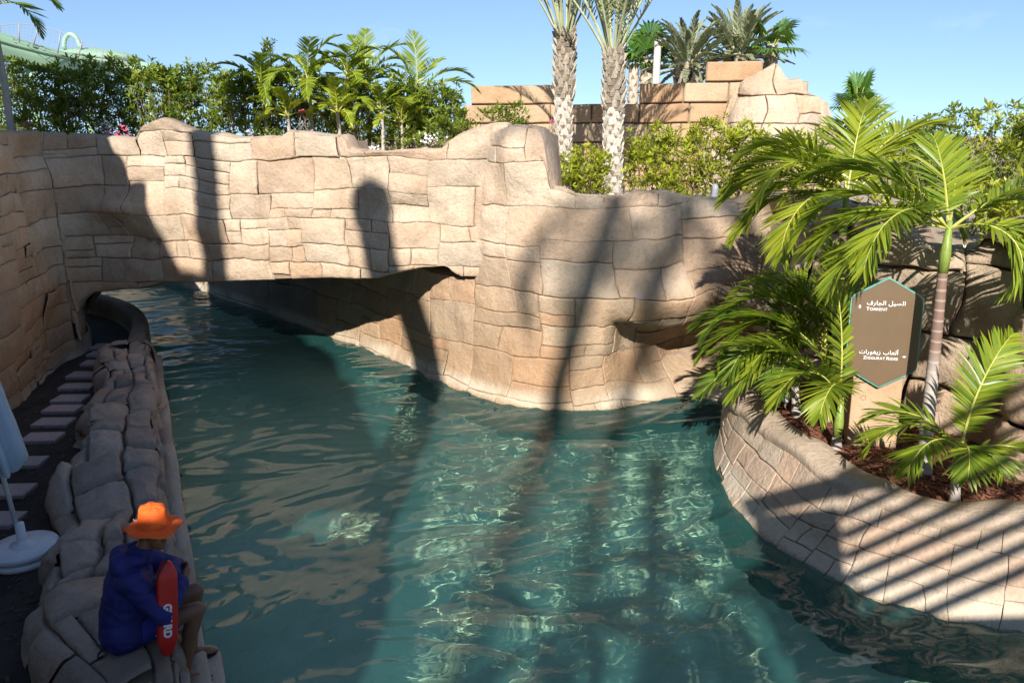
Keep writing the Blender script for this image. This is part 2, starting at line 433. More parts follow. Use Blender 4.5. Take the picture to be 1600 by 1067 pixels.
    V = S_(uu, zz, -back - 2.3 * throw + rough * (0.050 * pn(q3, 1.3, 3.0) + 0.026 * pn(q3, 3.7, 8.0)))
    rows = list(V); nx, ny = plan.N(us) if roll else (0 * us, 0 * us)
    for dd in (0.25, top_depth + 0.1) if roll else (): rows.append(V[-1] - np.stack([nx * dd, ny * dd, 0 * nx + 0.03], -1))
    V = np.array(rows)
    mesh_obj('core', V.reshape(-1, 3), grid_faces(len(us), len(rows)), core_mat or M['joint'], root, world=True)
    return len(stones)

# --- the setting: channel floor, water, banks
plan_river = Plan([(-15, 25.6), (-8.0, 18.8), (-2.25, 12.75), (-1.15, 11.3), (-0.45, 10.62), (0.18, 10.12), (0.85, 9.95), (2.0, 10.2), (3.0, 10.55), (3.9, 10.75)])
plan_bridge = Plan([(-6.15, 6.8), (-6.42, 8.6), (-6.75, 10.2), (-7.12, 11.5), (-7.05, 12.15), (-6.45, 12.36), (-5.2, 12.0), (-3.6, 11.50), (-2.0, 11.02), (-0.95, 10.80), (-0.45, 10.70), (-0.05, 10.62)])
plan_back = Plan([(3.6, 10.9), (3.66, 10.0), (3.74, 9.0), (3.92, 8.25), (4.25, 7.85), (4.72, 7.55), (4.85, 7.1), (4.62, 6.72), (4.72, 6.42), (5.3, 6.2), (6.4, 6.0)])
plan_planter = Plan([(3.75, 9.75), (3.1, 9.45), (2.66, 9.0), (2.42, 8.4), (2.27, 7.5), (2.36, 6.55), (2.72, 5.72), (3.25, 5.28), (3.85, 5.0), (4.7, 4.75), (6.0, 4.5)])

def sheet(name, pts, z, mat, label=None):
    from mathutils.geometry import tessellate_polygon
    tri = tessellate_polygon([[Vector((a, b, 0)) for a, b in pts]])
    fs = []
    for t in tri:
        a, b, c = (Vector(pts[i]) for i in t)
        fs.append(tuple(t) if (b - a).cross(c - a) > 0 else tuple(reversed(t)))
    o = mesh_obj(name, [(a, b, z) for a, b in pts], fs, mat, smooth=False)
    o['kind'] = 'structure'
    if label: o['label'] = label
    return o

def channel_floor():
    m, n, l, b = new_mat('channel_floor')
    geo = n.new('ShaderNodeNewGeometry'); pos = geo.outputs['Position']
    c = mix_n(n, l, rng_n(n, l, noise_n(n, l, 0.7, 5, 0.6, pos), 0.3, 0.7), (0.58, 0.62, 0.42), (0.74, 0.75, 0.52))
    c = mix_n(n, l, rng_n(n, l, noise_n(n, l, 8, 5, 0.7, pos), 0.5, 0.75, 0, 0.4), c, (0.20, 0.28, 0.20))
    l.new(c, b.inputs['Base Color']); b.inputs['Roughness'].default_value = 0.9
    xs, ys = np.linspace(-20, 6, 53), np.linspace(-8, 30, 77)
    X, Y = np.meshgrid(xs, ys); Z = -1.05 + 0.05 * pn(np.stack([X, Y, 0 * X], -1), 0.8)
    o = mesh_obj('channel_floor', np.stack([X, Y, Z], -1).reshape(-1, 3), grid_faces(53, 77), m)
    o['kind'] = 'structure'; o['label'] = 'pale green floor of the river channel under water'
    o.cycles.is_caustics_receiver = True
channel_floor()

def water():
    m, n, l, b = new_mat('river_water')
    b.inputs['Base Color'].default_value = (0.58, 0.89, 0.82, 1)
    b.inputs['Transmission Weight'].default_value = 1.0
    b.inputs['IOR'].default_value = 1.33; b.inputs['Roughness'].default_value = 0.0
    df = n.new('ShaderNodeBsdfDiffuse'); df.inputs['Color'].default_value = (0.085, 0.33, 0.305, 1)      # fine matter suspended in the water
    ms = n.new('ShaderNodeMixShader'); ms.inputs[0].default_value = 0.14
    l.new(b.outputs[0], ms.inputs[1]); l.new(df.outputs[0], ms.inputs[2]); l.new(ms.outputs[0], n['Material Output'].inputs['Surface'])
    xs = np.arange(-16, 5.0, 0.055); ys = np.concatenate([np.arange(-7, 3.6, 0.12), np.arange(3.6, 20, 0.05), np.arange(20, 29, 0.15)])
    X, Y = np.meshgrid(xs, ys)
    p = np.stack([X, Y, 0 * X], -1)
    # current runs along the channel: long low swell, choppy cross ripples
    a = R(-18); Xr, Yr = X * math.cos(a) - Y * math.sin(a), X * math.sin(a) + Y * math.cos(a)
    q = np.stack([Xr * 0.75, Yr * 1.35, 0 * X], -1)
    warp = np.stack([pn(q, 0.6), pn(q, 0.6, 7.0), 0 * X], -1) * 0.9
    chop = 0.55 + 0.9 * sm(pn(p, 0.35, 2.0) + 0.5)
    Z = 0.045 * pn(q + warp, 0.75) + chop * (0.044 * pn(q + warp, 1.9, 4.0) + 0.028 * pn(q + warp * 1.5, 4.6, 9.0) + 0.013 * pn(q + warp, 9.0, 1.0) + 0.006 * pn(q, 15.0, 3.0))
    o = mesh_obj('water', np.stack([X, Y, Z], -1).reshape(-1, 3), grid_faces(len(xs), len(ys)), m)
    o['kind'] = 'structure'; o['label'] = 'choppy teal water of the winding river'
    o.cycles.is_caustics_caster = True
water()

far = [(-15.3, 26.2), (-8.0, 19.4), (-2.0, 13.2), (-0.3, 11.1), (0.9, 10.35), (3.2, 10.9), (4.2, 10.9), (4.4, 9.2), (5.3, 8.3), (5.6, 7.2), (5.1, 6.6), (6.3, 4.6), (6.5, -30), (500, -400), (900, 900), (-900, 900), (-900, 60), (-40, 40)]
sheet('ground', far, 2.42, M['earth'], 'sandy ground behind the river walls')
near_left = [(-7.1, -30), (-6.55, 6.6), (-7.2, 10.2), (-7.7, 12.4), (-9.5, 16.5), (-20, 21), (-900, 50), (-900, -400)]
sheet('ground', near_left, 3.05, M['earth'], 'raised ground behind the shaded rock wall')
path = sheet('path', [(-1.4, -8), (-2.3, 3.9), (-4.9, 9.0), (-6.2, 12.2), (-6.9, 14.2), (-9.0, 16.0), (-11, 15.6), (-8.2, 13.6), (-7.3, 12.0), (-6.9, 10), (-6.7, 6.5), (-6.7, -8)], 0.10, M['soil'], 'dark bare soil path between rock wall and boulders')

# --- river wall: comes out from under the bridge and swings round as the big sunlit bend
U0 = 0.0
uw = lambda a, b: plan_river.uz(a, b, 13.0)
u_jn = uw(738, 430)[0]
top_river = plan_river.line([(738, 213), (760, 206), (800, 197), (835, 201), (848, 225), (852, 296), (880, 299), (905, 308), (1000, 311), (1010, 303), (1068, 303), (1085, 309), (1130, 314), (1165, 320), (1180, 308), (1240, 304)], 13.0)
zt_river = lambda u: np.where(u < u_jn - 0.02, 1.62, top_river(u))
g = []
for (px, py, su, sz, e) in ((800, 240, 0.32, 0.45, 0.20), (1035, 462, 0.75, 0.33, 0.42), (1130, 565, 0.75, 0.40, -0.50), (1120, 605, 0.25, 0.22, 0.75),
                            (890, 400, 0.6, 0.3, 0.07), (860, 455, 0.5, 0.22, 0.08), (760, 350, 0.4, 0.5, 0.06), (1010, 395, 0.45, 0.22, 0.12), (1180, 380, 0.5, 0.5, 0.1)):
    u_, z_ = uw(px, py); g.append((u_, z_, su, sz, e))
bul = gauss(g)
u_rc = uw(945, 500)[0]
ledge = lambda u, z: -0.50 * sm((u - u_rc) / 0.55) * sm((1.16 + 0.10 * np.sin(u * 3.1) - z) / 0.10) * (0.25 + 0.75 * sm(z / 0.75))
off_river = lambda u, z: bul(u, z) + ledge(u, z) + 0.16 * np.exp(-np.maximum(z + 0.05, 0) / 0.28) - 0.05 * np.maximum(z - 0.6, 0)
river_wall = thing('river_wall', 'tan carved rock wall bending round the river with white waterline stain', 'rock wall', (0.85, 10.3, 0))

u_dk = plan_river.uz(500, 520)[0]
for a_, b_, c_ in ((u_dk, u_jn, const(1.62)), (u_jn, plan_river.L, top_river)):
    stone_wall(river_wall, plan_river, const(-1.15), c_, off_river, (0.24, 0.60), (0.42, 1.2), M['rock'], 11, a_, b_, rough=1.3, throw=0.005, wave=0.07, pillow=0.010)
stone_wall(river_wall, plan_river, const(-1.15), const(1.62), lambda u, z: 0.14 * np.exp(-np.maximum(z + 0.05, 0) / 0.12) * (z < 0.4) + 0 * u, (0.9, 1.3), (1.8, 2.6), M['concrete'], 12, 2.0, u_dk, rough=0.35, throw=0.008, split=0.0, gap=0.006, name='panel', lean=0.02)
pt = at(1000, 463, 9.6)

# --- the bridge: front face of carved blocks, soffit, back face, soil on top
bridge = thing('rock_bridge', 'carved tan rock bridge spanning the river, hedge growing on top', 'bridge', (-4.0, 12.2, 0.1))
ub = lambda a, b: plan_bridge.uz(a, b, 2.5)
top_bridge = plan_bridge.line([(-120, 235), (-20, 215), (0, 206), (60, 207), (105, 210), (170, 215), (212, 218), (224, 198), (250, 187), (272, 197), (282, 205), (330, 210), (362, 216), (436, 216), (452, 205), (505, 212), (546, 214), (552, 236), (600, 238), (685, 234), (702, 214), (730, 205), (755, 198), (780, 195)], 2.5)
arch = plan_bridge.line([(119, 505), (128, 478), (150, 457), (200, 452), (226, 449), (250, 441), (330, 441), (450, 437), (520, 434), (580, 436), (630, 424), (665, 418), (700, 416), (712, 426), (718, 432)], 4.4)
u_jamb = plan_bridge.uz(119, 520, 4.2)[0]
zb_bridge = lambda u: np.where(u < u_jamb, 0.05, arch(u))
g = []
for (px, py, su, sz, e) in ((190, 325, 0.55, 0.16, 0.24), (200, 372, 0.7, 0.14, -0.10), (330, 350, 0.35, 0.3, 0.06), (640, 296, 0.35, 0.14, 0.09), (640, 330, 0.5, 0.12, -0.05), (70, 450, 0.3, 0.25, 0.12),
                            (60, 240, 0.5, 0.2, -0.15), (470, 330, 0.5, 0.4, 0.05), (560, 240, 0.4, 0.12, 0.05), (250, 200, 0.3, 0.2, 0.08)):
    u_, z_ = ub(px, py); g.append((u_, z_, su, sz, e))
off_bridge = gauss(g)
for a_, b_, c_, d_ in ((0.0, u_jamb, const(0.05), 0.0), (u_jamb, plan_bridge.L, arch, 1.0)):
    stone_wall(bridge, plan_bridge, c_, top_bridge, off_bridge, (0.20, 0.58), (0.38, 1.15), M['rock'], 21, a_, b_, rough=1.3, throw=0.008, wave=0.06, bot_depth=d_, split=0.45)
# soffit and back of the bridge
def bridge_body():
    us = np.linspace(u_jamb - 0.4, plan_bridge.L, 60); X, Y = plan_bridge.P(us)
    zs = np.where(us < u_jamb, arch(us), arch(us))
    rows = []
    for t in np.linspace(0, 1, 12):
        yb = Y + 0.35 + t * (15.4 - (Y + 0.35)); z = zs + 0.10 + 0.25 * math.sin(t * 3.14)
        p = np.stack([X - 0.4 * t, yb, z], -1); p[:, 2] += 0.10 * pn(p, 1.2); rows.append(p)
    for zz in (0.5, 1.0):
        p = rows[11].copy(); p[:, 2] = p[:, 2] * (1 - zz) + 3.3 * zz; rows.append(p)
    V = np.array(rows)
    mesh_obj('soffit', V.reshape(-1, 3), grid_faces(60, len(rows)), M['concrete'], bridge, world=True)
    V = []
    for k, t in enumerate(np.linspace(0, 1, 10)):
        q = np.stack([X - 0.4 * t - 0.0, Y + 0.15 + t * (15.4 - Y - 0.15), np.minimum(top_bridge(us), 3.45) - 0.12 + 0 * X], -1); q[:, 2] += 0.06 * pn(q, 1.5); V.append(q)
    mesh_obj('soil', np.array(V).reshape(-1, 3), grid_faces(60, 10), M['earth'], bridge, world=True)
bridge_body()

# --- tunnel wall on the far side of the path, and the dark curved parapet beyond the boulders
tunnel = thing('tunnel_wall', 'shaded rock wall of the path tunnel below the bridge', 'rock wall', (-8.0, 13.5, 0.1))
pl_t = Plan([(-7.06, 12.1), (-7.35, 12.9), (-8.0, 13.7), (-9.4, 14.6), (-11.5, 15.3)])
stone_wall(tunnel, pl_t, const(0.02), const(2.6), gauss([]), (0.5, 0.8), (0.8, 1.4), M['rock'], 31, rough=0.8, split=0.1)
parapet = thing('curved_parapet', 'low dark concrete parapet curving away under the bridge', 'parapet', (-6.9, 14.0, 0))
def parapet_mesh():
    pl = Plan([(-5.75, 11.6), (-6.0, 12.2), (-6.38, 13.1), (-7.0, 14.1), (-7.85, 15.0), (-9.2, 15.8), (-12, 16.4)])
    us = np.linspace(0, pl.L, 60); x, y = pl.P(us); nx, ny = pl.N(us); rows = []
    for d, z in ((0.02, -1.1), (0.0, 0.42), (-0.02, 0.47), (-0.07, 0.5), (-0.20, 0.5), (-0.25, 0.47), (-0.27, 0.4), (-0.27, 0.0)):
        rows.append(np.stack([x - nx * d * -1, y - ny * d * -1, np.full_like(x, z)], -1))
    # the outward side of this curve faces the path, so the water side is the other one
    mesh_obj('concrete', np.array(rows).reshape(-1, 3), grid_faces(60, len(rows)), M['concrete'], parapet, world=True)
parapet_mesh()

# --- rough boulder wall behind the planter
back_wall = thing('rock_wall', 'rough wall of large brown rocks rising behind the planter and sign', 'rock wall', (4.9, 7.4, 0.6))
zt_back = plan_back.line([(1190, 308), (1240, 306), (1300, 318), (1360, 330), (1400, 345), (1440, 385), (1500, 390), (1530, 392), (1548, 350), (1580, 342), (1640, 330), (1750, 330)])
g = [(a, b, c, d, e) for (a, b), c, d, e in ((plan_back.uz(1495, 440), 0.30, 0.28, 0.22), (plan_back.uz(1570, 470), 0.35, 0.5, 0.18), (plan_back.uz(1540, 640), 0.5, 0.5, 0.20), (plan_back.uz(1420, 560), 0.4, 0.4, -0.1), (plan_back.uz(1280, 560), 1.0, 0.5, -0.35))]
stone_wall(back_wall, plan_back, const(0.3), zt_back, gauss(g), (0.42, 0.85), (0.5, 1.15), M['rock_big'], 42, rough=1.8, throw=0.045, wave=0.09, back=0.07, gap=0.012, split=0.25, pillow=0.03, lean=0.28, edge=0.03)

# --- the planter: a battered curved wall with a rounded rim
planter = thing('planter', 'curved planter wall of stamped tan concrete rising from the water', 'planter', (2.6, 6.6, 0))
off_pl = lambda u, z: 0.16 * np.exp(-np.maximum(z + 0.05, 0) / 0.10) * 0.4 - np.where(u > 1.5, np.clip((u - 1.5) / 1.5, 0, 1), 0) * 0.38 * np.clip(z / 0.72, 0, 1)
zt_pl = lambda u: 0.66 + 0.03 * np.sin(u * 2.1) + 0.02 * np.sin(u * 5.3 + 1)
stone_wall(planter, plan_planter, const(-1.15), zt_pl, off_pl, (0.13, 0.27), (0.22, 0.62), M['rock_pale'], 53, rough=0.4, throw=0.003, wave=0.06, back=0.018, gap=0.004, split=0.25, pillow=0.004, res=0.06, top_depth=0.1, lean=0.26, edge=0.008)
def planter_rim():
    us = np.arange(0, plan_planter.L, 0.05); x, y = plan_planter.P(us); nx, ny = plan_planter.N(us); rows = []
    z0 = zt_pl(us); w = 0.34 + 0.10 * np.exp(-((us - 1.0) / 0.6) ** 2) + 0.03 * np.sin(us * 3.3)
    base = off_pl(us, z0)
    for d, dz in ((0.02, -0.05), (0.035, 0.0), (0.025, 0.045), (-0.02, 0.075), (-0.10, 0.09), (-0.22, 0.088), (-0.9, 0.07), (-1.0, 0.02), (-1.02, -0.2)):
        dd = np.where(d < -0.5, d * w, d)
        p = np.stack([x + nx * (base + dd), y + ny * (base + dd), z0 + dz], -1)
        p[:, 2] += 0.025 * pn(p, 1.7) + 0.012 * pn(p, 6.0); p[:, 0] += 0.02 * pn(p, 4.0, 3.0); rows.append(p)
    o = mesh_obj('rim', np.array(rows).reshape(-1, 3), grid_faces(len(us), len(rows)), M['rock_pale'], planter, world=True)
planter_rim()
bed_pts = [(2.9, 9.3), (2.62, 8.4), (2.55, 7.5), (2.75, 6.7), (3.15, 6.05), (3.6, 5.65), (4.3, 5.4), (6.0, 5.0), (6.0, 8.5), (4.4, 10.5), (3.6, 10.5)]
sheet('mulch_bed', bed_pts, 0.56, M['mulch'], 'red brown wood mulch filling the planter')
# ------------------------------------------------------------------ boulder wall between path and water
def ico(sub):
    import bmesh
    bm = bmesh.new(); bmesh.ops.create_icosphere(bm, subdivisions=sub, radius=1.0)
    v = np.array([q.co[:] for q in bm.verts]); f = [tuple(q.index for q in p.verts) for p in bm.faces]; bm.free(); return v, f
ICO3, ICO2, ICO4 = ico(3), ico(2), ico(4)
def boulder(parent, c, d, rz, mat, seed, power=3.4, rough=1.0, tilt=0.0, name='boulder', base=None):
    v, f = base or ICO4
    v = v / (np.abs(v) ** power).sum(1)[:, None] ** (1 / power)
    n = v / np.linalg.norm(v, axis=1)[:, None]
    s = np.array(d) / 2
    k = 1 + rough * (0.16 * pn(v, 1.1, seed * 1.7) + 0.08 * pn(v, 2.2, seed * 2.9) - 0.10 * np.maximum(0, 0.12 - np.abs(pn(v, 1.6, seed * 3.3))) / 0.12)
    p = v * k[:, None] * s
    m = Matrix.Rotation(rz, 3, 'Z') @ Matrix.Rotation(tilt, 3, 'X')
    p = p @ np.array(m).T + np.array(c)
    p += (n @ np.array(m).T) * (rough * (0.020 * pn(p, 3.0, 2.0) + 0.010 * pn(p, 9.0) + 0.005 * pn(p, 19.0) - 0.035 * np.maximum(0, 0.05 - np.abs(pn(p, 2.2, seed))) / 0.05))[:, None]
    return mesh_obj(name, p, f, mat, parent, world=True)

WL = lambda y: -2.05 - 0.485 * (y - 4.45)         # the water's edge along this wall
WD = Vector((-0.485, 1.0, 0)).normalized(); WN = Vector((WD.y, -WD.x, 0))   # along it, and out over the water
bw = thing('boulder_wall', 'low wall of rounded grey brown boulders beside the dark path', 'boulder wall', (-3.9, 7.2, 0.1))
def boulder_wall():
    rnd = random.Random(4); ang = math.atan2(WD.y, WD.x)
    def P(s, o, z): return Vector((-2.05, 4.45, 0)) + WD * s - WN * o + Vector((0, 0, z))
    m = MB()
    for (s0, s1, o0, o1, z0, z1) in ((-5, 8.35, 0.0, 0.14, -1.1, 0.16), (-5, 8.2, 0.14, 0.75, -1.1, 0.30)):
        n = 40; rows = []
        for i in range(n + 1):
            s_ = s0 + (s1 - s0) * i / n
            for o_, z_ in ((o0, z0), (o0, z1 - 0.02), (o0 + 0.02, z1), (o1, z1 + 0.01), (o1, z0 + 1.0)):
                m.v.append(tuple(P(s_, o_ + 0.01 * math.sin(s_ * 3), z_)))
        b = len(m.v) - 5 * (n + 1)
        for i in range(n):
            for k in range(4): m.f.append((b + i * 5 + k, b + (i + 1) * 5 + k, b + (i + 1) * 5 + k + 1, b + i * 5 + k + 1)); m.m.append(0)
    m.build('footing', M['rock_grey'], bw, world=True)
    # fitted stones over a low rounded back: up from the water side, across the top, down to the path
    prof = np.array([(0.13, 0.12), (0.135, 0.30), (0.17, 0.415), (0.27, 0.465), (0.45, 0.475), (0.62, 0.475), (0.80, 0.455), (0.93, 0.40), (1.0, 0.28), (1.02, 0.05)])
    al = np.concatenate([[0], np.cumsum(np.linalg.norm(np.diff(prof, axis=0), axis=1))])
    def mapper(u, v, h):
        o, z = np.interp(v, al, prof[:, 0]), np.interp(v, al, prof[:, 1])
        e = 0.03; to, tz = np.interp(v + e, al, prof[:, 0]) - np.interp(v - e, al, prof[:, 0]), np.interp(v + e, al, prof[:, 1]) - np.interp(v - e, al, prof[:, 1])
        k = np.hypot(to, tz) + 1e-9; no, nz = -tz / k, to / k
        s_ = u - 5.0; w = 1.12 - 0.045 * np.clip(s_, 0, 9) - 0.38 * np.clip((0.9 - s_) / 1.2, 0, 1); lump = pn(np.stack([s_ * 1.1, v * 1.4, 0 * v], -1), 1.0, 6.0)
        side = np.clip((o - 0.4) / 0.5, 0, 1)
        seat = np.exp(-((s_ + 0.05) / 0.8) ** 2)
        hh = h * (1 - 0.6 * seat) + lump * (0.05 + 0.15 * side) * (1 - 0.85 * seat)
        zz = z + side * 0.10 * np.sin(s_ * 1.9) * (1 - seat)
        oo = 0.13 + (o - 0.13) * (w + 0.12 * np.sin(s_ * 2.7)) + no * hh
        return np.stack([-2.05 + WD.x * s_ - WN.x * oo, 4.45 + WD.y * s_ - WN.y * oo, zz + nz * hh], -1)
    stone_wall(bw, plan_river, const(0.0), const(al[-1]), None, (0.22, 0.46), (0.30, 0.72), M['rock_grey'], 64, 0.4, 13.25, back=0.05, gap=0.012, rough=2.0, throw=0.026, wave=0.10, res=0.05, split=0.35, name='boulder', pillow=0.022, lean=0.28, edge=0.022, mapper=mapper, roll=False)
boulder_wall()

# stepping slabs, parts of the path
def slabs():
    rnd = random.Random(2)
    for (px, py) in ((-8, 812), (12, 767), (38, 722), (66, 684), (84, 660), (98, 639), (110, 623), (121, 604), (133, 586), (152, 567), (160, 553), (168, 541)):
        c = on(px, py, 0.125); w, d = rnd.uniform(0.40, 0.45), rnd.uniform(0.25, 0.29)
        if py < 600: w *= 1.05
        m = MB(); a = 0.06 + rnd.uniform(-.05, .05)
        prof = ((w / 2 - .004, d / 2 - .004, -0.03), (w / 2, d / 2, 0.012), (w / 2 - .006, d / 2 - .006, 0.02))
        vv = []
        for x, y, z in prof: vv += [(x * i, y * j, z) for i, j in ((-1, -1), (1, -1), (1, 1), (-1, 1))]
        cs, sn = math.cos(a), math.sin(a)
        vv = [(c.x + x * cs - y * sn, c.y + x * sn + y * cs, c.z + z + rnd.uniform(-.002, .002)) for x, y, z in vv]
        m.add(vv, [(8, 9, 10, 11)] + [(r * 4 + k, r * 4 + (k + 1) % 4, r * 4 + 4 + (k + 1) % 4, r * 4 + 4 + k) for r in (0, 1) for k in range(4)])
        m.build('paving_slab', M['slab'], path, smooth=False)
slabs()

def scatter_bits(name, label, region, z, n, size, mat, seed, flat=0.35, exclude=None):
    rnd = random.Random(seed); m = MB(); k = 0
    xs, ys = [p[0] for p in region], [p[1] for p in region]
    def inside(x, y):
        c = False; j = len(region) - 1
        for i in range(len(region)):
            (xi, yi), (xj, yj) = region[i], region[j]
            if (yi > y) != (yj > y) and x < (xj - xi) * (y - yi) / (yj - yi) + xi: c = not c
            j = i
        return c
    while k < n:
        x, y = rnd.uniform(min(xs), max(xs)), rnd.uniform(min(ys), max(ys))
        if not inside(x, y): continue
        k += 1; a = rnd.uniform(0, 6.28); l = rnd.uniform(*size); w = l * rnd.uniform(.2, .45)
        d = Vector((math.cos(a), math.sin(a), rnd.uniform(-flat, flat))) * l / 2; e = Vector((-math.sin(a), math.cos(a), rnd.uniform(-flat, flat))) * w / 2
        c = Vector((x, y, z + rnd.uniform(0.004, 0.02)))
        m.add([c - d - e, c + d - e, c + d + e, c - d + e + Vector((0, 0, .004))], [(0, 1, 2, 3)])
    o = m.build(name, mat, smooth=False); return tag(o, label, kind='stuff')
scatter_bits('mulch_chips', 'reddish wood chips strewn over the planter bed', [(2.75, 9.0), (2.55, 7.6), (2.8, 6.65), (3.2, 6.05), (3.7, 5.6), (4.8, 5.3), (4.8, 6.6), (5.1, 7.4), (4.2, 8.6), (3.9, 9.4)], 0.56, 9000, (0.02, 0.07), M['chip'], 3)
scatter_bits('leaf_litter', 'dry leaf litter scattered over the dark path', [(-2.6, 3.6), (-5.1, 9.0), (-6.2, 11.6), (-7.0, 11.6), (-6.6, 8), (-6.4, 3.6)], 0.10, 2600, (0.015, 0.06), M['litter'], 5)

# ------------------------------------------------------------------ folded parasol on its white base
M['white_plastic'] = plain('white_plastic', (0.62, 0.64, 0.68), 0.45, 0.06, 6)
M['parasol_cloth'] = plain('pale_blue_cloth', (0.38, 0.45, 0.53), 0.85, 0.08, 5, bump=0.2)
M['red'] = plain('red_vinyl', (0.55, 0.015, 0.012), 0.35, 0.06, 5)
M['print_white'] = plain('white_print', (0.80, 0.80, 0.80), 0.6, 0.02)
def parasol():
    c = on(40, 872, 0.10)
    t = thing('parasol', 'folded pale blue parasol on a round white base', 'parasol', c)
    m = MB(); m.lathe([(0.0, 0.0), (0.26, 0.0), (0.272, 0.015), (0.272, 0.045), (0.262, 0.055), (0.235, 0.058), (0.235, 0.066), (0.262, 0.070), (0.272, 0.08), (0.272, 0.112), (0.262, 0.125), (0.13, 0.138), (0.10, 0.136), (0.0, 0.136)], n=48)
    base = m.build('base', M['white_plastic'], t)
    m = MB(); m.lathe([(0.105, 0.137), (0.10, 0.146), (0.050, 0.16), (0.038, 0.19), (0.034, 0.335), (0.0, 0.338)], n=28); m.build('socket', M['white_plastic'], t)
    top = Vector((-0.10, 0.02, 1.0)).normalized()
    m = MB(); m.tube([top * 0.2, top * 2.55], 0.019, 14); m.build('pole', M['white_plastic'], t)
    # the furled canopy: a pleated, sagging cone of cloth
    n, rows = 72, []
    rnd = random.Random(8)
    for i, (s, r) in enumerate(((0.86, 0.155), (0.90, 0.175), (1.0, 0.165), (1.2, 0.150), (1.5, 0.125), (1.8, 0.10), (2.1, 0.075), (2.35, 0.05), (2.52, 0.02))):
        for k in range(n):
            a = 2 * math.pi * k / n
            fold = 1 + 0.34 * math.sin(8 * a + s * 1.5) * (1.1 - 0.2 * s) + 0.10 * math.sin(3 * a + 1) + 0.05 * math.sin(17 * a + s * 5)
            hem = (0.075 * math.sin(4 * a + 0.6) + 0.03 * math.sin(9 * a)) if i < 3 else 0
            p = top * (s + hem * (1 - i / 3 if i < 3 else 0)) + Vector((math.cos(a), math.sin(a), 0)) * r * fold
            rows.append(p)
    f = [(i * n + k, i * n + (k + 1) % n, (i + 1) * n + (k + 1) % n, (i + 1) * n + k) for i in range(8) for k in range(n)]
    mesh_obj('canopy', rows, f, M['parasol_cloth'], t)
    m = MB(); m.tube([top * 0.80 + Vector((0.02, -0.02, 0)), top * 0.83 + Vector((0.05, -0.04, 0.0)), top * 0.79 + Vector((0.055, -0.05, 0)), top * 0.76 + Vector((0.03, -0.03, 0))], 0.006, 6); m.build('tie_ring', M['white_plastic'], t)
parasol()
def packet():
    c = on(122, 991, 0.11); m = MB(); m.box((0, 0, 0.02), (0.065, 0.045, 0.035), 0.5); m.box((0.005, 0.0, 0.042), (0.05, 0.03, 0.012), 0.8)
    o = m.build('crumpled_packet', plain('pink_paper', (0.55, 0.16, 0.24), 0.7, 0.2, 30), smooth=False); o.location = c
    tag(o, 'small crumpled pink packet lying on the dark soil', 'litter')
packet()

